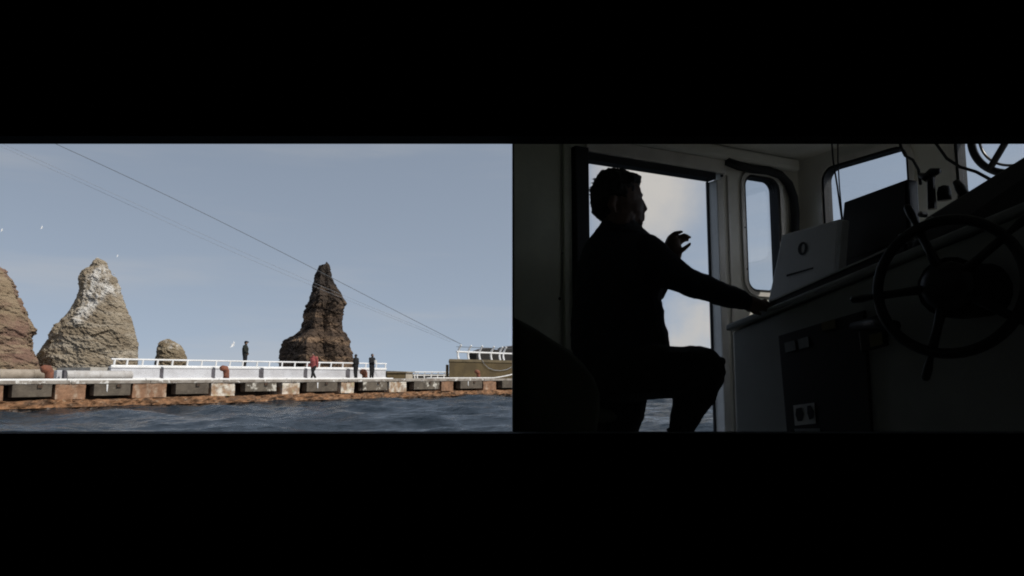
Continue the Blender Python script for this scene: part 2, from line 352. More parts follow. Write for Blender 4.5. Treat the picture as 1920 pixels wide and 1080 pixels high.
struct('cabin_ceiling', bx(-1.95, 3.05, -1.85, WY + TH, CEIL + 0.002, CEIL + 0.06), 'matt_black')
struct('cabin_floor', bx(-1.95, 3.05, -1.85, WY + TH, FLOOR - 0.06, FLOOR - 0.002), 'matt_black')

# ------------------------------------------------------------------ rocks
def make_rock(name, prof, d, m, label, cat, ridge=((.5, .8),), seed=0, amp=0.10, N=150, M=190, chunk=0.9, soft=0.25, dip=0.35):
    """prof: (py, left px, right px) from the top down; built as a free-standing stack at distance d"""
    prof = list(prof); last = prof[-1]; prof.append((705 + EYE * F / d + 25, last[1] - 3, last[2] + 3))
    ys = np.array([p[0] for p in prof]); xl = np.array([p[1] for p in prof]); xr = np.array([p[2] for p in prof])
    s = np.linspace(0, 1, N) ** 1.0; yy = ys[0] + s * (ys[-1] - ys[0])
    L = np.interp(yy, ys, xl); Rr = np.interp(yy, ys, xr)
    Wmax = (xr.max() - xl.min()) / F * d; vs = []; off = Vector((seed * 17.3, seed * 5.1, seed * 9.7))
    ctr0 = (np.mean(xl) + np.mean(xr)) / 2
    for i in range(N):
        a = P(L[i], yy[i], d); b = P(Rr[i], yy[i], d); cx = (a.x + b.x) / 2; hw = (b.x - a.x) / 2
        wob = 0.10 * noise.noise(Vector((0, seed * 3.3, a.z * 0.35)))
        CP = [Vector((a.x, d, 0))] + [Vector((a.x + min(max(f + wob, .08), .92) * 2 * hw, d - g * hw * 1.15, 0)) for f, g in ridge] + [Vector((b.x, d, 0)), Vector((cx + .4 * hw, d + hw, 0)), Vector((cx - .4 * hw, d + hw, 0))]
        nf = len(ridge) + 1; nF = int(M * 0.72)
        for j in range(M):
            t = nf * j / nF if j < nF else nf + 3 * (j - nF) / (M - nF)
            k = int(t); fr = t - k
            q = CP[k % len(CP)].lerp(CP[(k + 1) % len(CP)], fr)
            ang = math.pi - (math.pi * j / nF if j < nF else math.pi + math.pi * (j - nF) / (M - nF)); rd = Vector((cx + hw * math.cos(ang), d - 0.75 * hw * math.sin(ang), 0))
            q = q.lerp(rd, soft); q.z = a.z
            out_v = Vector((q.x - cx, q.y - d, 0)); ln = out_v.length
            if ln > 1e-4: out_v /= ln
            pn = q * 1.0; pn = Vector((pn.x, pn.y, pn.z + pn.x * dip)) + off
            dd, pts = noise.voronoi(Vector((pn.x * .34, pn.y * .34, pn.z * .62)) * chunk); crag = dd[1] - dd[0]; blk_ = noise.cell(pts[0] * 7.3)
            dd2, pts2 = noise.voronoi(Vector((pn.x * .85, pn.y * .85, pn.z * 1.5)) * chunk); crag2 = dd2[1] - dd2[0]; blk2 = noise.cell(pts2[0] * 9.1)
            n1 = noise.fractal(q * 0.30 + off, 0.9, 2.1, 5); n3 = noise.fractal(q * 2.4 + off, 0.8, 2.0, 4)
            am = min(hw, Wmax * 0.28) * amp
            disp = am * (0.7 * n1 + 1.0 * (blk_ - .5) + 0.65 * (blk2 - .5) - 0.45 * max(0, .22 - crag) / .22 - 0.2 * max(0, .2 - crag2) / .2 + 0.12) + 0.17 * n3 + 0.10 * noise.ridged_multi_fractal(Vector((pn.x * 1.1, pn.y * 1.1, pn.z * 3.2)), 0.8, 2.1, 4, 1.0, 2.0)
            lat = min(1.0, abs(q.x - cx) / max(hw, 1e-3)); disp *= 1 - 0.5 * lat ** 4
            if i < 6: disp *= i / 6
            q = q + out_v * disp; q.z += 0.35 * am * noise.fractal(q * 0.6 + off * 2, 0.9, 2.0, 3) if 2 < i < N - 3 else 0
            vs.append(q)
    fs = [(i * M + j, i * M + (j + 1) % M, (i + 1) * M + (j + 1) % M, (i + 1) * M + j) for i in range(N - 1) for j in range(M)]
    fs.append(tuple(range(M - 1, -1, -1)))
    o = MB().add(vs, fs).build(name, m, smooth=False); return tag(o, label, cat)
def _s(px, py): p_ = P(px, py, 96.5); return p_.x, p_.z
rock_mat('cliff_rock', (0.25, 0.185, 0.115), (0.21, 0.125, 0.09), (0.33, 0.255, 0.165), R(30))
rock_mat('stack_rock', (0.32, 0.265, 0.19), (0.235, 0.185, 0.125), (0.42, 0.37, 0.295), R(-32), (9.5, 13.5), 0.40, [(*_s(170, 505), *_s(160, 545), 1.0), (*_s(178, 530), *_s(153, 592), 1.15), (*_s(180, 530), *_s(212, 548), 0.8)])
rock_mat('low_rock', (0.27, 0.215, 0.14), (0.19, 0.145, 0.09), (0.34, 0.285, 0.2), R(-15), (5.3, 6.2), 0.50)
rock_mat('dark_rock', (0.070, 0.044, 0.027), (0.026, 0.016, 0.011), (0.29, 0.19, 0.115), R(12), cap=(8.5, 12.5))  # pale third tone puts sunlit patches into the colour
make_rock('sea_cliff', [(392, -190, -120), (420, -230, -75), (455, -260, -38), (503, -280, 0), (520, -285, 13), (540, -290, 25), (563, -295, 32), (583, -298, 40), (600, -300, 49), (613, -302, 57), (627, -303, 56), (647, -305, 53), (663, -308, 61), (677, -310, 68), (695, -312, 72)], 92, 'cliff_rock', 'brown cliff at the left edge cut off by the frame', 'cliff', ((.3, .5), (.62, .6), (.8, .42)), 1, 0.06)
make_rock('sea_stack', [(484, 180, 185), (487, 178, 191), (490, 175, 197), (494, 172, 200), (501, 168, 202), (504, 159, 203), (508, 154, 206), (514, 149, 208), (520, 148.5, 216), (527, 148, 220), (540, 150, 226), (550, 148, 227), (560, 142, 230), (577, 133, 238), (593, 122, 246), (610, 104, 251), (627, 92, 255), (643, 85, 257), (660, 78, 258), (677, 70, 258), (695, 66, 258)], 100, 'stack_rock', 'tall tan sea stack streaked white with droppings at its top', 'rock', ((.16, .42), (.40, .78), (.68, .72), (.90, .40)), 2, 0.062, 190, 220)
make_rock('sea_rock', [(635.5, 312, 318), (638, 306, 322), (641, 301, 328), (647, 296, 338), (655, 293, 344), (668, 292, 350), (680, 291, 352), (695, 290, 353)], 112, 'low_rock', 'small rounded tan rock behind the white railing', 'rock', ((.22, .6), (.45, .85), (.8, .6)), 3, 0.08, 110, 150)
make_rock('sea_stack', [(491, 611.5, 613), (494, 610.5, 615), (496.5, 607, 617), (497, 600, 618), (498, 598, 618.5), (501, 597, 619.5), (507, 594, 621), (514, 592, 621.5), (520, 590, 623), (530, 588, 626), (545, 584, 636), (559, 579, 645), (570, 576, 648), (577, 571, 647), (584, 568, 645), (600, 565, 643), (614, 563, 642), (622, 558, 646), (630, 547, 652), (640, 533, 658), (655, 527, 661), (668, 522, 663), (695, 520, 664)], 96, 'dark_rock', 'dark jagged spire of rock with a thin pointed top', 'rock', ((.36, 1.05), (.54, 1.30), (.68, .72), (.84, .80)), 4, 0.125, 190, 230, 0.95, 0.06, -0.15)

# ------------------------------------------------------------------ quay
Q0 = Vector((-25.0, 36.5, 0)); QP = Vector((0.622, 0.783, 0)).normalized(); QB = Vector((-QP.y, QP.x, 0))      # QB points away from the camera
UP = Vector((0, 0, 1)); DECK = 1.46
def q(s, off, z): return Q0 + QP * s + QB * off + UP * z
def qs(px, off=0.0, py=710):
    """station along the quay of the point seen at column px on the line set back by off"""
    r = P(px, py, 1.0); u = r.x / r.y; o = Q0 + QB * off
    return (u * o.y - o.x) / (QP.x - u * QP.y)
def qbox(mb, s0, s1, o0, o1, z0, z1, mi=0): return mb.box(q(s0, o0, z0), QP * (s1 - s0), QB * (o1 - o0), UP * (z1 - z0), mi)
S0 = qs(-140); S1 = qs(1100)
quay = empty('quay', q((S0 + S1) / 2, 8, -0.5), 'long stained concrete quay standing in the sea', 'quay')
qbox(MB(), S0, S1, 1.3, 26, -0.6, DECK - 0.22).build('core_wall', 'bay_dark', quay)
qbox(MB(), S0, S1, 0.25, 26, DECK - 0.218, DECK).build('deck_slab', 'deck_concrete', quay)
# edge beam in cast lengths
bays = [(-152, -60), (8, 105), (162, 250), (313, 397), (441, 530), (562, 640), (664, 730), (762, 828), (850, 906), (930, 985), (1015, 1060)]
colmats = ['rust_concrete', 'rust_concrete', 'rust_concrete', 'rust_concrete', 'flaked_paint', 'flaked_paint', 'flaked_paint', 'flaked_paint', 'rust_concrete', 'rust_concrete', 'rust_concrete', 'rust_concrete']
edges = [S0] + [qs(a) for b in bays for a in b] + [S1]
cols = [(edges[i], edges[i + 1]) for i in range(0, len(edges), 2)]
joints = [S0] + [(a + b) / 2 for a, b in cols[1:-1]] + [S1]
for i in range(len(joints) - 1):
    qbox(MB(), joints[i] + 0.01, joints[i + 1] - 0.01, -0.06, 0.248, DECK - 0.17, DECK + 0.015).build('edge_beam', 'edge_concrete', quay, bevel=0.02)
def rough_box(s0, s1, o0, o1, z0, z1, amp, seed, n=14, nz=6, zw=0.0):
    """block whose seaward face and top edge are broken and uneven"""
    mb = MB(); vs = []; fs = []; rows = nz + 1
    for i in range(n + 1):
        s = s0 + (s1 - s0) * i / n
        for k in range(rows):
            z = z0 + (z1 - z0) * k / nz
            p = q(s, o0, z); e = noise.fractal(p * 1.7 + Vector((seed, 0, 0)), 0.8, 2, 4)
            zz = z + (zw * noise.fractal(p * 1.1 + Vector((0, seed, 3)), 0.8, 2, 4) if k == nz else 0)
            vs.append(q(s, o0 + amp * e, zz))
        vs.append(q(s, o1, z1)); vs.append(q(s, o1, z0))
    W = rows + 2
    for i in range(n):
        for k in range(W): fs.append((i * W + k, (i + 1) * W + k, (i + 1) * W + (k + 1) % W, i * W + (k + 1) % W))
    fs += [tuple(range(W)), tuple(n * W + k for k in range(W - 1, -1, -1))]
    return mb.add(vs, fs)
for i, (a, b) in enumerate(cols):
    rough_box(a, b, 0.0, 1.29, 0.50, DECK - 0.172, 0.06, i * 3.1, 14, 8).build('wall_pier', colmats[i], quay)
# lower ledge in cast lengths, weed below
for i in range(len(joints) - 1):
    rough_box(joints[i] + 0.008, joints[i + 1] - 0.008, -0.28, 1.29, 0.10, 0.48, 0.16, i * 5.7 + 2, 40, 7, 0.14).build('ledge', 'weed_ledge', quay)
    rough_box(joints[i], joints[i + 1], -0.24, 1.28, -0.55, 0.11, 0.16, i * 2.3 + 9, 40, 6, 0.12).build('weed_band', 'wet_weed', quay)
# fenders hung in the bays
where = [None, 'leftmost fender block, below the rusty bollard at the left edge', 'second fender block from the left, below the pale pipe', 'third fender block from the left, left of the white flaked wall pier', 'fourth fender block from the left, patched with white below', 'fifth fender block from the left, under the walker in red', 'sixth fender block from the left, under the two dark standing people', 'seventh fender block from the left, under the low dark box', 'eighth fender block from the left, below the olive concrete block', 'last fender block at the right end of the quay', None]
inner = [None, (24, 98), (177, 245), (330, 391), (460, 518), (575, 632), (680, 725), (776, 823), (863, 903), (941, 982), None]
for i, lab in enumerate(where):
    if lab is None: continue
    s0, s1 = qs(inner[i][0]), qs(inner[i][1])
    fo = empty('quay_fender', q((s0 + s1) / 2, 0.1, 0.6), 'grey weathered ' + lab, 'fender', 'fender blocks along the quay wall')
    z0 = 0.66 if i != 4 else 0.74
    rough_box(s0, s1, -0.05, 0.5, z0, DECK - 0.19, 0.02, i * 1.9, 10, 5).build('block', 'fender_pale' if i in (4, 6, 7) else 'fender_grey', fo)
    sm = (s0 + s1) / 2 + 0.2
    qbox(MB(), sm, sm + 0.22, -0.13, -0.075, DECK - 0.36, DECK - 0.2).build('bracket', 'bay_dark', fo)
    for f, w_, l_ in ([(0.32, 0.09, 0.42)] if i in (2, 5, 8) else []):
        sm = s0 + (s1 - s0) * f; zz = DECK - 0.2 if f < 0.9 else z0 + 0.26
        MB().prism([q(sm, -0.085, zz), q(sm + w_, -0.085, zz), q(sm + w_ * .7, -0.085, zz - l_), q(sm + w_ * .2, -0.085, zz - l_ * .8)], QB * 0.02).build('lime_drip', 'white_paint', fo)
# painted kerb along the deck
for i in range(len(joints) - 1):
    if joints[i] > qs(700): break
    k = qbox(MB(), joints[i] + 0.02, joints[i + 1] - 0.02, 0.5, 0.72, DECK, DECK + 0.10).build('kerb', 'white_paint', quay, bevel=0.02)

# parapet wall in panels, with slate gaps
WOFF = 3.0
p0, p1 = qs(207, WOFF), qs(723, WOFF)
wall = empty('parapet_wall', q((p0 + p1) / 2, WOFF, DECK), 'low white painted wall along the quay under the railing', 'wall')
gaps = [(299, 306), (396, 403), (485, 494), (569, 576), (648, 656)]
marks = [207] + [x for g in gaps for x in g] + [723]
WTOP = DECK + 0.72
for i in range(0, len(marks), 2):
    a, b = qs(marks[i], WOFF), qs(marks[i + 1], WOFF)
    qbox(MB(), a, b, WOFF, WOFF + 0.25, DECK, WTOP).build('panel', 'wall_paint', wall, bevel=0.015)
    qbox(MB(), a - 0.03, b + 0.03, WOFF - 0.05, WOFF + 0.30, WTOP + 0.002, WTOP + 0.07).build('coping', 'white_paint', wall)
    qbox(MB(), a - 0.02, b + 0.02, WOFF - 0.10, WOFF - 0.003, DECK, DECK + 0.13).build('foot_strip', 'white_paint', wall)
for a, b in gaps:
    qbox(MB(), qs(a, WOFF) + 0.006, qs(b, WOFF) - 0.006, WOFF + 0.02, WOFF + 0.22, DECK, WTOP - 0.02).build('slate_post', 'slate_paint', wall)
# raised walkway behind it
walk = tag(qbox(MB(), p0 - 1.0, p1 + 0.2, WOFF + 0.31, WOFF + 5.0, DECK + 0.004, WTOP + 0.02).build('walkway', 'deck_concrete'), kind='structure')

def railing(name, stations, off, z, h, label, r=0.045, curve=0.0, rails=(1.0, 0.02), cut=None, group=None, mid=None, slant=0.0):
    o = empty(name, q((stations[0] + stations[-1]) / 2, off, z), label, 'railing', group)
    for s in stations:
        n = 7; pts = []
        for k in range(n):
            t = k / (n - 1); cv = curve * (math.sin(t * math.pi) * -1 + 0.5 * t * t * 2 - 0.0)
            pts.append(q(s + slant * t, off - cv, z + h * 1.06 * t))
        MB().tube(pts, r * 1.15, 6).build('post', 'white_paint', o)
    for f in rails:
        cv = curve * (math.sin(f * math.pi) * -1 + f * f)
        MB().tube([q(stations[0] - 0.15, off - cv, z + h * f), q(stations[-1] + 0.15, off - cv, z + h * f)], r, 6).build('rail', 'white_paint', o)
    return o
posts = [213, 237, 266, 294, 322, 350, 377, 404, 430, 454, 481, 504, 528, 552, 575, 598, 620, 642, 664, 685, 705, 722]
railing('railing', [qs(x, WOFF + 0.12, 690) for x in posts], WOFF + 0.12, WTOP + 0.07, 0.43, 'long white two-rail railing running along the low white wall', 0.052, 0.0, (1.0, 0.10), slant=0.05)

# pipes lying at the left of the deck
def pipe(px0, px1, off, r, m, label):
    a, b = qs(px0, off), qs(px1, off); n = 24
    o = empty('pipe', q((a + b) / 2, off, DECK), label, 'pipe', 'large pipes lying on the quay')
    prof = [(r * 0.80, 0.0), (r * 0.98, 0.0), (r, 0.06), (r, b - a - 0.06), (r * 0.98, b - a), (r * 0.8, b - a)]
    MB().lathe(q(a, off, DECK + r + 0.05), QP, prof, n).build('barrel', m, o, smooth=False)
    for f in (0.12, 0.5, 0.88):
        s = a + (b - a) * f
        MB().lathe(q(s - 0.06, off, DECK + r + 0.05), QP, [(r * 1.005, 0), (r * 1.05, 0.01), (r * 1.05, 0.11), (r * 1.005, 0.12)], n).build('band', m, o)
        MB().hexa([q(s - 0.12, off - r * 0.8, DECK + 0.005), q(s + 0.12, off - r * 0.8, DECK + 0.005), q(s + 0.12, off + r * 0.8, DECK + 0.005), q(s - 0.12, off + r * 0.8, DECK + 0.005)],
                  [q(s - 0.12, off - r * 0.6, DECK + 0.16), q(s + 0.12, off - r * 0.6, DECK + 0.16), q(s + 0.12, off + r * 0.6, DECK + 0.16), q(s - 0.12, off + r * 0.6, DECK + 0.16)]).build('chock', 'bay_dark', o)
pipe(-90, 82, 2.0, 0.27, 'brown_pipe', 'brown-grey pipe lying on the quay at the left edge')
pipe(123, 246, 2.0, 0.245, 'pale_pipe', 'pale grey pipe lying in front of the tall streaked rock')
tag(qbox(MB(), qs(103, 2.4), qs(122, 2.4), 2.2, 2.6, DECK, DECK + 0.55).build('concrete_block', 'wall_paint', bevel=0.03), 'white block between the two pipes on the quay', 'block')
tag(qbox(MB(), qs(118, 1.7), qs(122.5, 1.7), 1.6, 1.9, DECK, DECK + 0.56).build('steel_post', 'slate_paint', bevel=0.02), 'short dark post at the end of the pale pipe', 'post')

# bollards: bent mushroom heads
def bollard(px, off, h, label, lean=-1, r=0.19):
    s = qs(px, off); b = q(s, off, DECK)
    o = empty('bollard', b, label, 'bollard', 'rusty iron bollards on the quay')
    MB().lathe(b, UP, [(r * 1.75, 0), (r * 1.7, 0.05), (r * 1.15, 0.07)], 14).build('base_plate', 'rust_iron', o)
    pts = [b + UP * 0.06, b + UP * h * 0.35, b + UP * h * 0.62 + QP * lean * 0.02, b + UP * h * 0.80 + QP * lean * 0.10, b + UP * h * 0.84 + QP * lean * 0.26, b + UP * h * 0.80 + QP * lean * 0.40]
    MB().tube(pts, [r, r * 0.92, r * 1.0, r * 1.12, r * 0.98, r * 0.72], 14).build('horn', 'rust_iron', o, smooth=True)
bollard(92, 1.0, 0.72, 'rusty bollard at the end of the brown pipe', -1, 0.22)
bollard(424, 1.0, 0.86, 'rusty horned bollard below the lone man by the railing', -1, 0.19)
bollard(684, 2.1, 0.66, 'squat rusty bollard beside the right-hand standing man', -1, 0.22)
bollard(897, 0.9, 0.74, 'rusty hooked bollard in front of the olive block', -1, 0.18)

# ------------------------------------------------------------------ right end: olive block, railing, sheds
BO = 3.2
b0, b1 = qs(842, BO, 690), qs(1080, BO, 690); BT = P(870, 673, (Q0 + QP * b0 + QB * BO).y).z
blk = empty('concrete_block', q((b0 + b1) / 2, BO + 2, DECK), 'large olive-brown concrete block at the right end of the quay', 'block')
fl_, frr = q(b0, BO, 0), q(b1, BO, 0); ray = Vector((fl_.x, fl_.y, 0)).normalized()      # its left end is cut along the pier head
def plan(e, z): return [fl_ - QP * e - QB * e + UP * z, frr - QB * e + UP * z, frr + QB * 6 + UP * z, fl_ + ray * 6 - QP * e + UP * z]
MB().hexa(plan(0, DECK), plan(0, BT - 0.26)).build('body', 'olive_concrete', blk, bevel=0.05)
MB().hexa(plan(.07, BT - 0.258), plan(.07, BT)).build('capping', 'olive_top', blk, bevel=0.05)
MB().box(fl_ + ray * 0.4 - QP * 0.42 + UP * DECK, QP * 0.36, ray * 3, UP * (BT - 0.5 - DECK)).build('buttress', 'olive_concrete', blk, bevel=0.04)
rs = [qs(x, BO + 0.35, 670) for x in (860, 879, 900, 922, 938, 945, 968, 990)]
railing('railing', rs, BO + 0.35, BT, 1.22, 'white railing with bowed posts on top of the olive block', 0.085, 0.20, (0.56,), slant=0.12)
MB_ = MB().tube([q(rs[0] - 0.3, BO + 0.35, BT + 1.12), q(rs[-1], BO + 0.35, BT + 1.18)], 0.025, 6); tag(MB_.build('mooring_wire', 'cable'), 'dark taut wire along the top of the bowed railing', 'wire')
def shed(px0, px1, ytop, off, dep, m, label, name='shed', roof=None, base=DECK, cat='shed'):
    a, b = qs(px0, off, 700), qs(px1, off, 700); d = (Q0 + QP * a + QB * off).y; zt = P(px0, ytop, d).z
    o = empty(name, q((a + b) / 2, off, base), label, cat)
    qbox(MB(), a, b, off, off + dep, base, zt - 0.08).build('wall', m, o)
    MB().hexa([q(a - .12, off - .15, zt - 0.078), q(b + .12, off - .15, zt - 0.078), q(b + .12, off + dep + .15, zt - 0.078), q(a - .12, off + dep + .15, zt - 0.078)],
              [q(a - .12, off - .15, zt), q(b + .12, off - .15, zt), q(b + .12, off + dep + .15, zt + 0.1), q(a - .12, off + dep + .15, zt + 0.1)]).build('roof', roof or m, o)
    return o
shed(726, 760, 697.5, 9, 4, 'olive_concrete', 'low dark brown box beyond the end of the railing', 'low_shed', 'olive_top')
shed(761, 774, 697, 9.5, 2.5, 'concrete', 'pale concrete block right of the low dark box', 'concrete_block', cat='block')
railing('railing', [qs(x, 10, 702) for x in (778, 783, 796, 809, 821, 833, 845)], 10, DECK, 0.62, 'short distant white railing left of the olive block', 0.05, 0.10, (1.0, 0.5), slant=0.06)
tag(qbox(MB(), qs(775, 16, 702), qs(845, 16, 702), 16, 18, DECK, DECK + 0.45).build('breakwater_wall', 'dark_shed', bevel=0.05), 'dark low wall behind the distant white railing', 'wall')
# dark pitched shed on the block
sh = empty('covered_stack', q(qs(930, 8.0, 660), 7.2, BT), 'dark tarpaulin-covered heap behind the bowed railing on the block', 'heap')
def at2(px, off, py):
    s = qs(px, off, py); d = (Q0 + QP * s + QB * off).y; return P(px, py, d)
prof_ = [(893, 668), (893, 663), (900, 658), (910, 654), (921, 653), (930, 656), (944, 657), (950, 651), (975, 648), (1010, 650), (1010, 668)]
pp_ = [at2(x, 5.0, y) for x, y in prof_]
for p_ in (pp_[0], pp_[-1]): p_.z = BT
MB().prism(pp_, QB * 0.95).build('tarpaulin', 'dark_shed', sh)
MB().tube([p_ + QB * 0.45 + UP * 0.02 for p_ in pp_[1:-1]], 0.05, 6).build('lashing', 'slate_paint', sh)
# slack line on the block and hose on the deck
lo = [(903, 674), (908, 683), (916, 690), (926, 694), (938, 695), (950, 693), (960, 688)]
tag(MB().tube([at2(x, BO - 0.12, y) for x, y in lo], 0.022, 6).build('slack_rope', 'thin_cable', smooth=True), 'slack pale rope looped down the face of the olive block', 'rope')
ho = [(800, 713.0), (830, 711.5), (850, 711.0), (880, 711.2), (905, 709.4), (925, 708.4), (940, 706.5), (955, 703.4), (975, 698)]
hp = [at2(x, 0.35, y) for x, y in ho]
for p_ in hp[:6]: p_.z = DECK + 0.07
tag(MB().tube(hp, 0.055, 8).build('white_hose', 'hose_white', smooth=True), 'white hose lying along the quay edge below the olive block', 'hose')

# overhead cables
def cable(pts, r, m, label):
    ps = [P(*p) for p in pts]; out_p = []
    for i in range(len(ps) - 1):
        for k in range(10):
            t = k / 10; p = ps[i].lerp(ps[i + 1], t); out_p.append(p)
    out_p.append(ps[-1])
    for _ in range(30):
        out_p = [out_p[0]] + [(out_p[i - 1] + out_p[i] * 2 + out_p[i + 1]) / 4 for i in range(1, len(out_p) - 1)] + [out_p[-1]]
    return tag(MB().tube(out_p, r, 6).build('overhead_cable', m, smooth=True), label, 'cable', 'cables slung across the sky')
cable([(866, 646, 58), (740, 582, 56.5), (600, 509, 54.5), (400, 408, 52), (260, 341, 50), (130, 281, 48), (-160, 150, 44)], 0.018, 'cable', 'dark main cable slung across the sky past the rock spire')
cable([(855, 641, 59), (720, 586, 57), (580, 527, 55.5), (380, 440, 53), (200, 357, 51), (-160, 195, 46)], 0.009, 'thin_cable', 'upper of the two thin faint cables below the main one')
cable([(845, 641, 59), (720, 590, 57), (570, 530, 55.5), (370, 444, 53), (190, 359, 51), (-160, 202, 46)], 0.009, 'thin_cable', 'lower of the two thin faint cables below the main one')

# ------------------------------------------------------------------ gulls
def gull(px, py, d, span, fly, label, rz=0.0, tilt=0.0):
    c = P(px, py, d); o = empty('gull', c, label, 'bird', 'white gulls around the rocks')
    rot = Matrix.Rotation(rz, 3, 'Z') @ Matrix.Rotation(tilt, 3, 'Y') @ Matrix.Rotation(1.05 if fly else 0.0, 3, 'X'); L = span * 0.42
    def T(v): return c + rot @ Vector(v)
    MB().tube([T((-L * .5, 0, 0)), T((-L * .3, 0, .01)), T((0, 0, 0.01)), T((L * .3, 0, 0.02)), T((L * .46, 0, 0.05 * span)), T((L * .62, 0, .03 * span))], [.01 * span, .06 * span, .085 * span, .07 * span, .05 * span, .012 * span], 8).build('body', 'gull_white', o, smooth=True)
    for sgn in (-1, 1):
        if fly:
            m_ = span * 0.26; e = span * 0.5
            top = [T((L * .22, 0.03 * sgn, .02)), T((L * .30, m_ * sgn, .16 * span)), T((-L * .25, e * sgn, .10 * span)), T((-L * .10, m_ * sgn, .13 * span)), T((-L * .18, 0.03 * sgn, .02))]
        else:
            top = [T((L * .25, .085 * span * sgn, .03 * span)), T((L * .1, .1 * span * sgn, .07 * span)), T((-L * .6, .03 * span * sgn, .03 * span)), T((-L * .2, .095 * span * sgn, -.01 * span))]
        MB().prism(top, Vector((0, 0, -0.012 * span))).build('wing', 'gull_white', o)
gull(78, 427, 82, 0.55, True, 'gull flying in open sky left of the streaked rock', 0.5, 0.2)
gull(3, 432, 84, 0.55, True, 'gull flying at the left edge above the cliff', 0.6, 0.2)
gull(220, 480, 92, 0.45, True, 'gull flying just right of the streaked rock top', 0.6, 0.3)
gull(182, 484, 100, 0.8, False, 'gull perched on the tip of the streaked rock', 0.3)
gull(214, 514, 96, 0.8, False, 'gull on the right shoulder of the streaked rock', 2.8)
gull(436, 647, 60, 0.7, True, 'gull gliding with spread wings beside the lone man', 0.35, 0.45)

# ------------------------------------------------------------------ figures
def remeshed(mb, voxel, name, smooth_it=2):
    me = bpy.data.meshes.new('tmp'); me.from_pydata([tuple(v) for v in mb.v], [], mb.f)
    bm = bmesh.new(); bm.from_mesh(me); bmesh.ops.recalc_face_normals(bm, faces=bm.faces); bm.to_mesh(me); bm.free()
    o = bpy.data.objects.new('tmp', me); C.objects.link(o)
    r = o.modifiers.new('r', 'REMESH'); r.mode = 'VOXEL'; r.voxel_size = voxel
    s = o.modifiers.new('s', 'SMOOTH'); s.iterations = smooth_it; s.factor = 0.5
    dg = bpy.context.evaluated_depsgraph_get(); ev = o.evaluated_get(dg); nm = bpy.data.meshes.new_from_object(ev); nm.name = name
    bpy.data.objects.remove(o); bpy.data.meshes.remove(me); return nm
def seg_dist(p, a, b):
    ab = b - a; t = max(0, min(1, (p - a).dot(ab) / max(ab.length_squared, 1e-9))); return (p - a - ab * t).length
def body(name, mb, bones, voxel, mats, base, parent=None, it=2):
    """one continuous skin over all limbs; faces take the material of the nearest bone (a, b, radius, material index)"""
    nm = remeshed(mb, voxel, name, it)
    for m in mats: nm.materials.append(MATS[m])
    co = np.empty(len(nm.vertices) * 3, np.float32); nm.vertices.foreach_get('co', co); co = co.reshape(-1, 3)
    lv = np.empty(len(nm.loops), np.int32); nm.loops.foreach_get('vertex_index', lv)
    ls = np.empty(len(nm.polygons), np.int32); nm.polygons.foreach_get('loop_start', ls)
    ctr = co[lv[ls]]; best = np.full(len(ctr), 1e9); idx = np.zeros(len(ctr), np.int32)
    for a, b, r, mi in bones:
        a = np.array(a); b = np.array(b); ab = b - a; t = np.clip(((ctr - a) @ ab) / max(ab @ ab, 1e-9), 0, 1)
        dd = np.linalg.norm(ctr - a - t[:, None] * ab, axis=1) - r
        k = dd < best; best[k] = dd[k]; idx[k] = mi
    nm.polygons.foreach_set('material_index', idx); nm.polygons.foreach_set('use_smooth', np.ones(len(idx), bool))
    nm.transform(Matrix.Translation(-Vector(base)))
    o = bpy.data.objects.new(name, nm); C.objects.link(o)
    if parent: o.parent = parent; o.location = (0, 0, 0)
    else: o.location = base
    return o
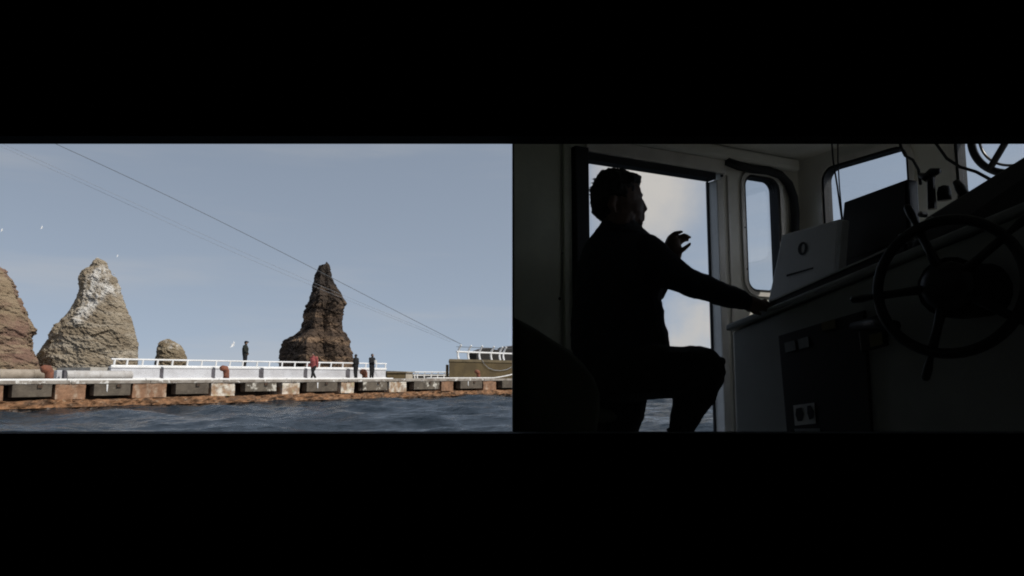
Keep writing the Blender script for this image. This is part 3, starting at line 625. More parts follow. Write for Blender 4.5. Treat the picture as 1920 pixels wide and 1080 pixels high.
def person(px, off, z, h, face, mats, label, pose, hat=None, bulk=1.22):
    """mats: skin, top, trousers, shoes, hair.  pose: joints in units of body height, x right, y forward"""
    s = qs(px, off, 700); base = q(s, off, z); root = empty('person', base, label, 'person', 'people on the quay')
    rot = Matrix.Rotation(face, 3, 'Z')
    def T(v): return base + rot @ (Vector(v) * h)
    J = dict(hip=(0, 0, .52), chest=(0, 0.005, .72), neck=(0, .01, .83), head=(0, .02, .93), shl=(-.115, 0, .80), shr=(.115, 0, .80), ell=(-.145, -.02, .63), elr=(.145, -.02, .63), hal=(-.13, .05, .49), har=(.13, .05, .49),
             hil=(-.055, 0, .51), hir=(.055, 0, .51), knl=(-.06, .01, .285), knr=(.06, .01, .285), anl=(-.06, -.01, .045), anr=(.06, -.01, .045))
    J.update(pose); J = {k: T(v) for k, v in J.items()}
    fwd = rot @ Vector((0, 1, 0)); L = [('hip', 'chest', .082, .098, 1), ('chest', 'neck', .098, .05, 1), ('neck', 'head', .038, .042, 0), ('shl', 'chest', .052, .07, 1), ('shr', 'chest', .052, .07, 1),
        ('shl', 'ell', .046, .035, 1), ('shr', 'elr', .046, .035, 1), ('ell', 'hal', .034, .025, 1), ('elr', 'har', .034, .025, 1), ('hil', 'knl', .062, .044, 2), ('hir', 'knr', .062, .044, 2), ('knl', 'anl', .044, .030, 2), ('knr', 'anr', .044, .030, 2)]
    mb = MB(); bones = []
    for a, b, ra, rb, mi in L:
        pa, pb = J[a], J[b]; ra, rb = (ra * bulk, rb * bulk) if mi in (1, 2) else (ra, rb); mb.tube([pa, pa.lerp(pb, .5), pb], [ra * h, (ra + rb) / 2 * h, rb * h], 10); mb.ball(pa, ra * h, ra * h, ra * h, n=10); mb.ball(pb, rb * h, rb * h, rb * h, n=10)
        bones.append((pa, pb, (ra + rb) / 2 * h, mi))
    mb.ball(J['head'], .046 * h, .056 * h, .066 * h, rot); bones.append((J['head'], J['head'], .056 * h, 0))
    mb.ball(J['head'] + fwd * .056 * h, .010 * h, .014 * h, .012 * h)
    for k in ('hal', 'har'):
        mb.ball(J[k] + Vector((0, 0, -.02 * h)), .022 * h, .024 * h, .042 * h); bones.append((J[k], J[k] + Vector((0, 0, -.04 * h)), .024 * h, 0))
    for k in ('anl', 'anr'):
        mb.tube([J[k] + Vector((0, 0, -.02 * h)) - fwd * .02 * h, J[k] + Vector((0, 0, -.022 * h)) + fwd * .09 * h], [.026 * h, .022 * h], 8); bones.append((J[k] - UP * .02 * h, J[k] + fwd * .09 * h - UP * .022 * h, .026 * h, 3))
    body('body', mb, bones, 0.022, mats[:4], base, root, 2)
    hm = MB(); hm.ball(J['head'] + Vector((0, 0, .018 * h)) - fwd * .012 * h, .052 * h, .058 * h, .058 * h, rot, 12)
    nm = hm.build('hair', mats[4], root, smooth=True)
    if hat:
        MB().lathe(J['head'] + UP * .035 * h, UP, [(.056 * h, 0), (.056 * h, .03 * h), (.035 * h, .048 * h)], 12).build('cap', hat, root, smooth=True)
        MB().tube([J['head'] + UP * .042 * h + fwd * .03 * h, J['head'] + UP * .036 * h + fwd * .095 * h], [.03 * h, .018 * h], 8).build('peak', hat, root)
    return root
def face_of(ax): return math.atan2(ax.y, ax.x) - math.pi / 2
TOCAM = -QB
person(458, WOFF + 0.75, WTOP + 0.02, 1.86, face_of(TOCAM + QP * 0.9), ['skin', 'cloth_green', 'cloth_black', 'cloth_black', 'hair_black'], 'lone dark figure standing on the walkway behind the railing', dict(elr=(.15, .02, .65), har=(.06, .10, .56), ell=(-.14, .0, .64), hal=(-.07, .09, .55)), 'cloth_black')
person(588, 1.2, DECK, 1.86, face_of(-QP + TOCAM * 0.25), ['skin', 'cloth_red', 'cloth_black', 'cloth_black', 'hair_black'], 'person in a red top striding along the quay', dict(knl=(-.05, .10, .30), anl=(-.05, .17, .06), knr=(.05, .0, .29), anr=(.05, -.17, .07), chest=(0, .03, .72), neck=(0, .045, .83), head=(0, .06, .93), hal=(-.13, -.04, .49), har=(.13, .13, .52)))
person(667, 1.1, DECK, 1.84, face_of(-QP * 0.4 - TOCAM), ['skin', 'cloth_black', 'cloth_black', 'cloth_black', 'hair_black'], 'left of the two dark people standing at the railing end', dict(hal=(-.10, .10, .52), har=(.10, .10, .52)))
person(697, 1.1, DECK, 1.90, face_of(TOCAM + QP * 0.2), ['skin', 'cloth_black', 'cloth_black', 'cloth_black', 'hair_black'], 'right of the two dark people, arms folded over something pale', dict(elr=(.15, .03, .66), har=(-.02, .14, .69), ell=(-.15, .03, .66), hal=(.02, .14, .67), chest=(0, -.01, .72), anl=(-.075, -.01, .045), anr=(.075, -.01, .045)))
s_ = qs(697, 1.1, 700); f_ = TOCAM + QP * 0.2
tag(MB().box(q(s_, 1.1, DECK + 1.22) + f_ * 0.31 - QP * 0.13, QP * 0.24, f_ * 0.05, UP * 0.2).build('paper_bundle', 'cloth_white', bevel=0.01), 'pale bundle held by the right-hand standing figure', 'bundle')

# ------------------------------------------------------------------ the wheelhouse (right of the partition)
A = Vector((0.89, 0.457, 0)).normalized()          # along the door wall, to the right
B = Vector((A.y, -A.x, 0))                         # along the windscreen wall, towards the camera
W0 = Vector((0.345, 3.45, 0)) - A * ((0.345 - 0.004) / A.x)   # left end of the door wall
def hit(px, py, o, along):
    """where the ray through a pixel meets the vertical plane through o along 'along': (distance along, z)"""
    r = P(px, py, 1.0); ux, uy, uz = r.x, r.y, r.z - EYE
    # o + along*t = k*(ux,uy)
    det = along.x * (-uy) + ux * along.y; t = (-o.x * (-uy) + (-ux) * o.y) / det
    # solve robustly
    M = np.array([[along.x, -ux], [along.y, -uy]]); sol = np.linalg.solve(M, np.array([-o.x, -o.y])); return sol[0], EYE + uz * sol[1]
boat = empty('fishing_boat', (1.2, 1.2, -0.4), 'small boat with a dim green-white wheelhouse seen from inside', 'boat')
WL = 1.42 + 0.383                                   # door wall length
corner = W0 + A * WL
TW = 0.05
def wall_piece(o, al, nrm, s0, s1, z0, z1, th=TW): return (o + al * s0 + UP * z0, al * (s1 - s0), nrm * th, UP * (z1 - z0))
NA = B * -1                                         # outward from the door wall
# door opening
dl, dtop_l = hit(1096, 296, W0, A); dr, dtop_r = hit(1339, 338, W0, A); dtop = (dtop_l + dtop_r) / 2
wl0, wz1 = hit(1396, 334, W0, A); wl1, wz0 = hit(1464, 545, W0, A)
_, wz1 = hit(1430, 336, W0, A); _, wz0 = hit(1420, 543, W0, A)
mb = MB()
for s0, s1, z0, z1 in [(0.028, dl - .04, FLOOR, CEIL), (dl - .04, dr + .045, dtop + 0.035, CEIL), (dr + .045, wl0 - .03, FLOOR, CEIL), (wl0 - .03, wl1 + .03, wz1 + .03, CEIL), (wl0 - .03, wl1 + .03, FLOOR, wz0 - .03), (wl1 + .03, WL + TW, FLOOR, CEIL)]:
    mb.box(*wall_piece(W0, A, NA, s0, s1, z0, z1))
mb.build('door_wall', ['cabin_white'], boat)
bx(0.0006, 0.0036, WY + TH + 0.001, W0.y + 0.06, FLOOR, CEIL).build('partition', 'cabin_green', boat)
# unseen white lining added to the aft bulkhead to bounce light back
al_ = MB()
for x0_, x1_, z0_, z1_ in ((0.006, 1.445, Z_TOP + .01, CEIL - .002), (0.006, 1.445, FLOOR + .004, Z_BOT - .01), (1.455, 2.98, FLOOR + .004, CEIL - .002)):
    al_.box((x0_, WY + TH + .002, z0_), (x1_ - x0_, 0, 0), (0, .008, 0), (0, 0, z1_ - z0_))
al_.build('bounce_lining', 'cabin_white', boat)
# green lining left of the door
lp = MB(); lp.box(W0 + A * 0.004 - NA * 0.006 + UP * FLOOR, A * (dl - 0.14), NA * 0.004, UP * (CEIL - FLOOR - 0.02)); lp.build('lining_panel', 'cabin_green', boat)
for s_a, s_b, m_ in ((dl - 0.128, dl - 0.085, 'frame_grey'),):
    MB().box(W0 + A * s_a - NA * 0.022 + UP * FLOOR, A * (s_b - s_a), NA * 0.02, UP * (dtop + 0.10 - FLOOR)).build('door_post', 'cabin_green', boat, bevel=0.004)
# door frame: dark jamb at left, header, pale jamb at right with rubber seals
dfm = MB(); dfm.box(W0 + A * (dl - 0.078) - NA * 0.045 + UP * FLOOR, A * 0.075, NA * 0.10, UP * (dtop + 0.045 - FLOOR)); df = dfm.build('door_frame', 'rubber', boat, bevel=0.006)
MB().box(W0 + A * (dl - 0.002) - NA * 0.012 + UP * (dtop - 0.003), A * (dr - dl + 0.004), NA * 0.062, UP * 0.035).build('header_seal', 'rubber', df)
MB().box(W0 + A * (dl - 0.002) - NA * 0.020 + UP * (dtop + 0.034), A * (dr - dl + 0.07), NA * 0.019, UP * 0.072).build('header', 'frame_grey', df, bevel=0.006)
MB().box(W0 + A * (dr - 0.009) + NA * 0.043 + UP * FLOOR, A * 0.008, NA * 0.012, UP * (dtop - 0.004 - FLOOR)).build('jamb_seal', 'rubber', df)
MB().box(W0 + A * dr - NA * 0.020 + UP * FLOOR, A * 0.044, NA * 0.074, UP * (dtop - 0.005 - FLOOR)).build('jamb', 'frame_pale', df, bevel=0.005)
MB().box(W0 + A * (dr + 0.085) - NA * 0.010 + UP * FLOOR, A * 0.012, NA * 0.008, UP * (CEIL - 0.15 - FLOOR)).build('seam_strip', 'frame_grey', df)
def ring(o, al, nrm, s0, s1, z0, z1, rad, bw, th, inset, n=8, skew=0.0):
    """rounded window frame: flat band of width bw round an opening with corner radius rad"""
    def loop(g, r):
        pts = []
        for cx, cz, a0 in ((s1 + g - r, z1 + g - r, 0), (s0 - g + r, z1 + g - r, 90), (s0 - g + r, z0 - g + r, 180), (s1 + g - r, z0 - g + r, 270)):
            for k in range(n + 1):
                a = R(a0 + 90 * k / n); pts.append((cx + r * math.cos(a), cz + r * math.sin(a)))
        return pts
    inn = loop(0, rad); outl = loop(bw, rad + bw); N = len(inn); m_ = MB(); vs = []
    for dep in (-inset, th):
        for lp_ in (inn, outl):
            for s, z in lp_: vs.append(o + al * s + UP * z + nrm * dep)
    fs = []
    for i in range(N):
        j = (i + 1) % N
        fs += [(i, j, N + j, N + i), (2 * N + i, 3 * N + i, 3 * N + j, 2 * N + j), (i, 2 * N + i, 2 * N + j, j), (N + i, N + j, 3 * N + j, 3 * N + i)]
    return m_.add(vs, fs), [o + al * s + UP * z for s, z in inn]
def square_fill(o, al, nrm, s0, s1, z0, z1, rad, g, n=8):
    """corner fillets that close the gap between a square wall hole and a rounded frame"""
    m_ = MB()
    for sx, sz in ((1, 1), (-1, 1), (-1, -1), (1, -1)):
        cs = (s1 - rad) if sx > 0 else (s0 + rad); cz = (z1 - rad) if sz > 0 else (z0 + rad)
        poly = [(cs + sx * (rad + g), cz + sz * (rad + g))]
        arc = [(cs + sx * (rad + .002) * math.cos(R(90 * k / n)), cz + sz * (rad + .002) * math.sin(R(90 * k / n))) for k in range(n + 1)]
        poly += [(cs + sx * (rad + g), cz)] + arc + [(cs, cz + sz * (rad + g))]
        m_.prism([o + al * a + UP * b + nrm * 0.002 for a, b in poly], nrm * (TW - 0.004))
    return m_
def window(o, al, nrm, s0, s1, z0, z1, rad, bw=0.03, wide=0.022):
    square_fill(o, al, nrm, s0, s1, z0, z1, rad, 0.03).build('corner_fillet', 'cabin_white', boat)
    seal, inn = ring(o, al, nrm, s0, s1, z0, z1, rad, 0.014, TW + 0.004, 0.006); fr = seal.build('window_seal', 'rubber', boat)
    rim, _ = ring(o, al, nrm, s0 - 0.0145, s1 + 0.0145, z0 - 0.0145, z1 + 0.0145, rad + 0.0145, wide, -0.002, 0.012); rim.build('window_frame', 'frame_grey', fr)
    MB().prism([p + nrm * 0.022 for p in inn], nrm * 0.005).build('window_pane', 'pane_glass', fr)
    return fr
window(W0, A, NA, wl0, wl1, wz0, wz1, 0.055)
# bolts in the wall
for px, py in ((1373, 309), (1355, 500), (1398, 505), (1394, 427), (1352, 330), (1056, 475), (1048, 560)):
    s, z = hit(px, py, W0, A); MB().lathe(W0 + A * s + UP * z - NA * 0.008, -NA, [(0.007, -0.007), (0.007, 0.002), (0.004, 0.005)], 8).build('bolt', 'rubber', boat)

# windscreen wall
FW0 = corner; NF = A                                 # outward from the windscreen wall
FL = (corner.y - (WY + TH)) / -B.y
def fs_(px, py=330): return hit(px, py, FW0, B)
v0, _ = fs_(1546, 340); v1, _ = fs_(1700, 300); _, vz1 = fs_(1560, 316); _, vz1b = fs_(1680, 272)
VZ1 = max(vz1, EYE + 1.07); VZ0 = EYE + 0.68
v2, _ = fs_(1798, 300); v3 = v2 + 0.62; v4 = v3 + 0.12; v5 = v4 + 0.60; v6 = v5 + 0.12; v7 = v6 + 0.60
wins = [(v0, v1, VZ0), (v2, v3, VZ0), (v4, v5, EYE + .42), (v6, v7, EYE + .42)]  # unseen end pair cut lower to let in more light; the last is added
mb = MB(); prev = 0.0
for a, b, vz in wins:
    mb.box(*wall_piece(FW0, B, NF, prev, a - .03, FLOOR, CEIL)); mb.box(*wall_piece(FW0, B, NF, a - .03, b + .03, VZ1 + .03, CEIL)); mb.box(*wall_piece(FW0, B, NF, a - .03, b + .03, FLOOR, vz - .03)); prev = b + .03
mb.box(*wall_piece(FW0, B, NF, prev, FL, FLOOR, CEIL)); mb.build('windscreen_wall', 'cabin_ceiling', boat)
frs = [window(FW0, B, NF, a, b, vz, VZ1, 0.06, wide=0.026) for a, b, vz in wins]
# clear-view screen: ring, bar and motor on the second pane
cz = P(1893, 236, 1.0); sC, zC = hit(1906, 243, FW0, B); cc = FW0 + B * sC + UP * zC + NF * -0.012
rp = [cc + (B * math.cos(R(a)) + UP * math.sin(R(a))) * 0.185 for a in range(0, 360, 6)]
cv = MB().tube(rp, 0.017, 8, closed=True).build('clear_view_ring', 'wheel_black', frs[1], smooth=True)
rp2 = [p_ + (cc - p_) * 0.18 + NF * 0.004 for p_ in rp]; MB().tube(rp2, 0.006, 6, closed=True).build('inner_ring', 'metal_dull', frs[1], smooth=True)
MB().tube([cc + (B * 0.6 + UP * 0.8) * 0.185 - NF * 0.01, cc - (B * 0.6 + UP * 0.8) * 0.185 - NF * 0.01], 0.014, 8).build('clear_view_bar', 'wheel_black', frs[1])
MB().lathe(cc - NF * 0.045, NF, [(0.032, 0), (0.036, 0.01), (0.036, 0.04)], 16).build('motor_hub', 'wheel_black', frs[1])
# ceiling, floor, cornice
poly = [Vector((0.0006, WY + TH + .001, 0)), Vector((0.0006, W0.y, 0)), corner + A * TW - B * TW, FW0 + B * FL + A * TW]
MB().prism([p + UP * (CEIL + 0.002) for p in poly], UP * 0.05).build('ceiling', 'cabin_ceiling', boat)
MB().prism([p + UP * (FLOOR - 0.052) for p in poly], UP * 0.05).build('floor', 'hull_deck', boat)
MB().box(W0 + A * 0.02 - NA * 0.05 + UP * (CEIL - 0.072), A * (WL - 0.05), NA * 0.048, UP * 0.07).build('cornice', 'cabin_ceiling', boat, bevel=0.02)
# thick dark hose arching round the narrow window
hs_ = [(1362, 302), (1385, 311), (1412, 317), (1440, 320), (1463, 328), (1479, 345), (1488, 370), (1491, 400), (1491, 440), (1490, 500)]
hpts = []
for px, py in hs_:
    s, z = hit(px, py, W0 - NA * 0.03, A); hpts.append(W0 - NA * 0.03 + A * s + UP * z)
MB().tube(hpts, 0.023, 10).build('conduit', 'rubber', boat, smooth=True)
# hull under the deck, bow ahead to the right
hd = A; hl = -B; secs = []
for k in range(13):
    t = k / 12; xx = -4.2 + 8.6 * t; wd = 2.6 * (1 - max(0, (t - 0.45) / 0.55) ** 2.2) * (0.86 + 0.14 * min(1, t * 3)); wd = max(wd, 0.05); dp = 0.95 - 0.15 * t
    cx = Vector((0.9, 0.9, 0)) + hd * xx; top = FLOOR - 0.07 + 0.0 * t
    secs.append([cx + hl * wd + UP * top, cx + hl * wd * 0.86 + UP * (top - dp * 0.6), cx + hl * wd * 0.25 + UP * (top - dp * 1.35), cx - hl * wd * 0.25 + UP * (top - dp * 1.35), cx - hl * wd * 0.86 + UP * (top - dp * 0.6), cx - hl * wd + UP * top])
vs = [p for s in secs for p in s]; fs = [(i * 6 + j, i * 6 + (j + 1) % 6, (i + 1) * 6 + (j + 1) % 6, (i + 1) * 6 + j) for i in range(12) for j in range(6)] + [tuple(range(6)), tuple(72 + j for j in range(5, -1, -1))]
MB().add(vs, fs).build('hull', 'hull_blue', boat)

# ------------------------------------------------------------------ console
C0 = Vector((0.95, 3.22, 0)); CB = A                # CB: from the console front towards the windscreen
H0, HS = 0.22, 0.233
def ch(t): return EYE + H0 + HS * t
def cp(t, dep, z): return C0 + B * t + CB * dep + UP * z
CT0, CT1, CD = 0.0, 1.72, 0.86
con = empty('helm_console', cp(0.85, 0.4, FLOOR), 'grey helm console with a sloping top under the windscreen', 'console')
MB().prism([cp(CT0, 0, FLOOR + .003), cp(CT1, 0, FLOOR + .003), cp(CT1, 0, ch(CT1) - .03), cp(CT0, 0, ch(CT0) - .03)], CB * CD).build('cabinet', 'console_grey', con, bevel=0.01)
MB().prism([cp(CT0 - .02, -.02, ch(CT0) - .028), cp(CT1, -.02, ch(CT1) - .028), cp(CT1, -.02, ch(CT1)), cp(CT0 - .02, -.02, ch(CT0))], CB * (CD + .02)).build('worktop', 'console_grey', con, bevel=0.008)
fd = MB().prism([cp(CT0 + .19, .03, ch(.19) + .002), cp(0.80, .03, ch(.80) + .002), cp(0.80, .03, ch(.80) + .045), cp(CT0 + .19, .03, ch(.19) + .036)], CB * 0.018).build('fiddle_rail', 'panel_black', con)
MB().prism([cp(CT0 + .19, .026, ch(.19) + .037), cp(0.80, .026, ch(.80) + .046), cp(0.80, .026, ch(.80) + .053), cp(CT0 + .19, .026, ch(.19) + .044)], CB * 0.026).build('rail_cap', 'console_trim', fd)
MB().prism([cp(.02, .54, ch(.02) + .002), cp(CT1 - .02, .54, ch(CT1 - .02) + .002), cp(CT1 - .02, .54, ch(CT1 - .02) + .02), cp(.02, .54, ch(.02) + .02)], CB * 0.30).build('bounce_shelf', 'cabin_white', con)  # unseen white shelf added to bounce sunlight onto ceiling and walls
# dark instrument hood over the helm
def csolve(px):   # station on the console front edge at column px
    u = (px - 960) / F; return (u * C0.y - C0.x) / (B.x - u * B.y)
hd0 = 0.74
MB().hexa([cp(hd0, .10, ch(hd0) + .002), cp(CT1, .10, ch(CT1) + .002), cp(CT1, .50, ch(CT1) + .002), cp(hd0, .50, ch(hd0) + .002)],
          [cp(hd0 + .02, .20, ch(hd0) + .17), cp(CT1, .16, ch(CT1) + .30), cp(CT1, .46, ch(CT1) + .30), cp(hd0 + .02, .46, ch(hd0) + .17)]).build('instrument_hood', 'hood_black', con, bevel=0.02)
# black switch panel on the console front
def fr_pt(px, py, lift=0.0):
    s, z = hit(px, py, C0 - CB * lift, B); return C0 - CB * lift + B * s + UP * z
def plate(pxs, lift, th, name, m, parent, bev=0.0):
    return MB().prism([fr_pt(x, y, lift) for x, y in pxs], -CB * th).build(name, m, parent, bevel=bev)
pan = plate([(1464, 630), (1625, 582), (1640, 830), (1482, 830)], 0.003, 0.016, 'switch_panel', 'panel_black', con, 0.003)
for a, m_ in (([(1472, 643), (1491, 638), (1493, 656), (1474, 661)], 'label_grey'), ([(1497, 636), (1516, 631), (1518, 650), (1499, 655)], 'label_grey'), ([(1541, 606), (1567, 599), (1568, 615), (1543, 621)], 'label_yellow')):
    plate(a, 0.0205, 0.004, 'switch', m_, pan)
lab = plate([(1488, 760), (1527, 755), (1530, 794), (1491, 798)], 0.0205, 0.002, 'sticker', 'label_white', pan)
plate([(1493, 766), (1503, 764), (1507, 776), (1504, 789), (1496, 790), (1492, 778)], 0.0232, 0.0015, 'print', 'print_dark', lab)
plate([(1514, 761), (1520, 760), (1527, 772), (1525, 784), (1518, 787), (1514, 775)], 0.0232, 0.0015, 'print', 'print_dark', lab)
plate([(1490, 804), (1537, 803), (1538, 809), (1491, 810)], 0.0205, 0.002, 'sticker', 'label_grey', pan)
plate([(1618, 602), (1662, 588), (1668, 648), (1624, 660)], 0.004, 0.03, 'lever_box', 'panel_black', con, 0.005)
plate([(1630, 628), (1654, 622), (1656, 645), (1633, 651)], 0.0355, 0.003, 'sticker', 'label_yellow', con)
MB().tube([fr_pt(1600, 612, .03), fr_pt(1640, 606, .09), fr_pt(1680, 612, .11)], [0.016, 0.018, 0.020], 8).build('lever_handle', 'wheel_black', con, smooth=True)
# throttle levers and knobs on the hood
def top_pt(px, py, dep):
    s, z = hit(px, py, C0 + CB * dep, B); return C0 + CB * dep + B * s + UP * z
MB().tube([top_pt(1748, 392, .30), top_pt(1746, 350, .30), top_pt(1745, 325, .30)], [0.016, 0.014, 0.014], 8).build('throttle_lever', 'wheel_black', con)
MB().tube([top_pt(1724, 328, .30), top_pt(1736, 333, .30), top_pt(1748, 324, .30), top_pt(1762, 320, .30)], [0.010, 0.018, 0.020, 0.010], 8).build('throttle_grip', 'wheel_black', con, smooth=True)
MB().lathe(top_pt(1771, 375, .32), UP, [(0.024, 0), (0.024, 0.03), (0.018, 0.05), (0.006, 0.055)], 12).build('compass_knob', 'wheel_black', con, smooth=True)
MB().tube([top_pt(1810, 368, .32), top_pt(1800, 352, .32), top_pt(1792, 340, .32)], [0.018, 0.018, 0.012], 8).build('control_knob', 'wheel_black', con, smooth=True)
for px, py in ((1728, 402), (1744, 411), (1706, 444), (1699, 455), (1712, 440)):
    MB().lathe(top_pt(px, py, .12), -CB, [(0.010, -0.02), (0.010, 0.008), (0.006, 0.012)], 10).build('dial', 'metal_dull', con)
MB().tube([top_pt(1690, 448, .06), top_pt(1712, 440, .06)], [0.02, 0.02], 8).build('dial_cluster', 'label_grey', con)

# ------------------------------------------------------------------ things on the console
def slab(name, pts, dep, back, th, m, label, cat):
    """upright thin box whose face passes through four picture points in the plane set back by dep and leaning back"""
    ps = [top_pt(x, y, dep) for x, y in pts]; o = empty(name, (ps[2] + ps[3]) / 2, label, cat)
    return o, MB().prism(ps, CB * th).build('case', m, o, bevel=0.006), ps
o1, case, ps = slab('instrument_box', [(1466, 440), (1572, 411), (1563, 545), (1433, 598)], 0.10, 0, 0.05, 'box_grey', 'pale grey box with a dark oval mark, leaning by the narrow window', 'box')
def face_pt(x, y, lift): return top_pt(x, y, 0.10 - lift)
ov = [(1505 + 9 * math.cos(a) + 1.2 * math.sin(a), 466 - 12.5 * math.sin(a)) for a in [k * math.pi / 10 for k in range(20)]]
iv = [(1505.5 + 3.2 * math.cos(a) + 1.0 * math.sin(a), 466 - 8.5 * math.sin(a)) for a in [k * math.pi / 10 for k in range(20)]]
MB().add([face_pt(x, y, .002) for x, y in ov] + [face_pt(x, y, .002) for x, y in iv], [(i, (i + 1) % 20, 20 + (i + 1) % 20, 20 + i) for i in range(20)]).build('oval_mark', 'print_dark', case)
MB().prism([face_pt(1475, 515, .0015), face_pt(1525, 501, .0015), face_pt(1525, 504, .0015), face_pt(1475, 519, .0015)], -CB * .001).build('printed_line', 'print_dark', case)
MB().prism([top_pt(1563.5, 540, .096), top_pt(1572.5, 411, .096), top_pt(1579, 413, .096), top_pt(1570, 537, .096)], CB * .04).build('edge_strip', 'box_edge', case)
o2, case2, _ = slab('monitor', [(1582, 379), (1702, 335), (1709, 478), (1568, 530)], 0.24, 0, 0.06, 'screen_black', 'black monitor standing right of the pale grey box', 'monitor')
MB().prism([top_pt(1588, 383, .236), top_pt(1697, 343, .236), top_pt(1700, 446, .236), top_pt(1578, 490, .236)], CB * .003).build('screen', 'wheel_black', case2)
MB().prism([top_pt(1618, 488, .27), top_pt(1665, 470, .27), top_pt(1668, 500, .27), top_pt(1615, 516, .27)], CB * .12).build('stand', 'wheel_black', o2)
# hanging cords
def cord(pts, r, label):
    ps = []
    for x, y, dep in pts: ps.append(top_pt(x, y, dep))
    return tag(MB().tube(ps, r, 6).build('hanging_cord', 'rubber', smooth=True), label, 'cord')
zt = lambda x: 240
cord([(1556, 214, .62), (1562, 300, .6), (1570, 350, .55), (1578, 408, .5), (1580, 450, .3)], 0.004, 'left of two thin dark cords hanging before the windscreen')
cord([(1571, 214, .62), (1571, 300, .6), (1574, 350, .55), (1579, 404, .5), (1582, 440, .3)], 0.003, 'right of two thin dark cords hanging before the windscreen')
cord([(1730, 240, .55), (1757, 272, .5), (1775, 297, .45), (1800, 313, .45), (1830, 322, .45), (1865, 341, .40), (1885, 362, .36)], 0.006, 'black cable drooping across the windscreen pillar')
cord([(1682, 250, .6), (1690, 278, .6), (1697, 292, .58), (1712, 300, .55), (1722, 318, .5), (1726, 345, .45)], 0.006, 'black cable bent round the top of the monitor')

# steering wheel
wc = top_pt(1776, 536, -0.20); wn_ = (-CB + Vector((-0.22, -0.5, 0.12))).normalized(); wu = (UP - wn_ * UP.dot(wn_)).normalized(); wr = wu.cross(wn_) * 1.0
if wr.dot(Vector((1, 0, 0))) < 0: wr = -wr
RW = 0.198
wh = empty('steering_wheel', wc, 'large black spoked steering wheel with handles on the console', 'steering wheel')
rim = MB().tube([wc + (wr * math.cos(R(a)) + wu * math.sin(R(a))) * RW for a in range(0, 360, 8)], 0.0155, 10, closed=True).build('rim', 'wheel_black', wh, smooth=True)
for a in (184, 256, 328, 40, 112):
    dv = wr * math.cos(R(a)) + wu * math.sin(R(a))
    MB().tube([wc + dv * 0.05, wc + dv * 0.12, wc + dv * (RW + .005)], [0.016, 0.0125, 0.013], 10).build('spoke', 'wheel_black', wh, smooth=True)
    MB().tube([wc + dv * (RW + .006), wc + dv * (RW + .02), wc + dv * (RW + .05), wc + dv * (RW + .078), wc + dv * (RW + .086)], [0.010, 0.009, 0.013, 0.012, 0.006], 10).build('handle', 'wheel_black', wh, smooth=True)
MB().lathe(wc - wn_ * 0.02, wn_, [(0.070, 0), (0.074, 0.012), (0.070, 0.030), (0.045, 0.042), (0.02, 0.046)], 24).build('hub', 'wheel_black', wh, smooth=True)
MB().tube([wc - wn_ * 0.018, wc - wn_ * 0.10, wc + CB * 0.205], [0.09, 0.085, 0.08], 16).build('column', 'hood_black', wh, smooth=True)

# ------------------------------------------------------------------ padded seat back at lower left
st = empty('padded_seat', (0.30, 2.05, FLOOR), 'dark rounded padded seat back in the lower left of the wheelhouse', 'seat')
def cushion(name, out_px, d, th, m, parent):
    pts = [P(x, y, d) for x, y in out_px]; c = sum(pts, Vector()) / len(pts); mb_ = MB(); rings = []
    for f, sc_ in ((-1, .86), (-.8, .955), (-.4, 1.0), (.4, 1.0), (.8, .955), (1, .86)):
        rings.append([c + (p - c) * sc_ + Vector((0, f * th / 2, 0)) for p in pts])
    n = len(pts); vs = [v for r in rings for v in r]; fs = [(i * n + j, i * n + (j + 1) % n, (i + 1) * n + (j + 1) % n, (i + 1) * n + j) for i in range(5) for j in range(n)] + [tuple(range(n - 1, -1, -1)), tuple(5 * n + j for j in range(n))]
    return mb_.add(vs, fs).build(name, m, parent, smooth=True)
cushion('backrest', [(963.6, 597), (985, 607), (1003, 617), (1035, 638), (1066, 657), (1092, 682), (1112, 710), (1122, 738), (1122, 770), (1116, 812), (1108, 880), (1085, 905), (990, 905), (963.8, 890)], 2.05, 0.13, 'seat_vinyl', st)
zs = P(1000, 905, 2.05).z
MB().lathe((0.135, 2.0, FLOOR + .002), UP, [(0.11, 0), (0.11, 0.02), (0.03, 0.04), (0.03, zs - FLOOR - 0.06), (0.10, zs - FLOOR - 0.02)], 16).build('pedestal', 'metal_dull', st)
MB().box((0.02, 1.78, zs - 0.05), (0.24, 0, 0), (0, 0.33, 0), (0, 0, 0.09)).build('seat_cushion', 'seat_vinyl', st, bevel=0.025)

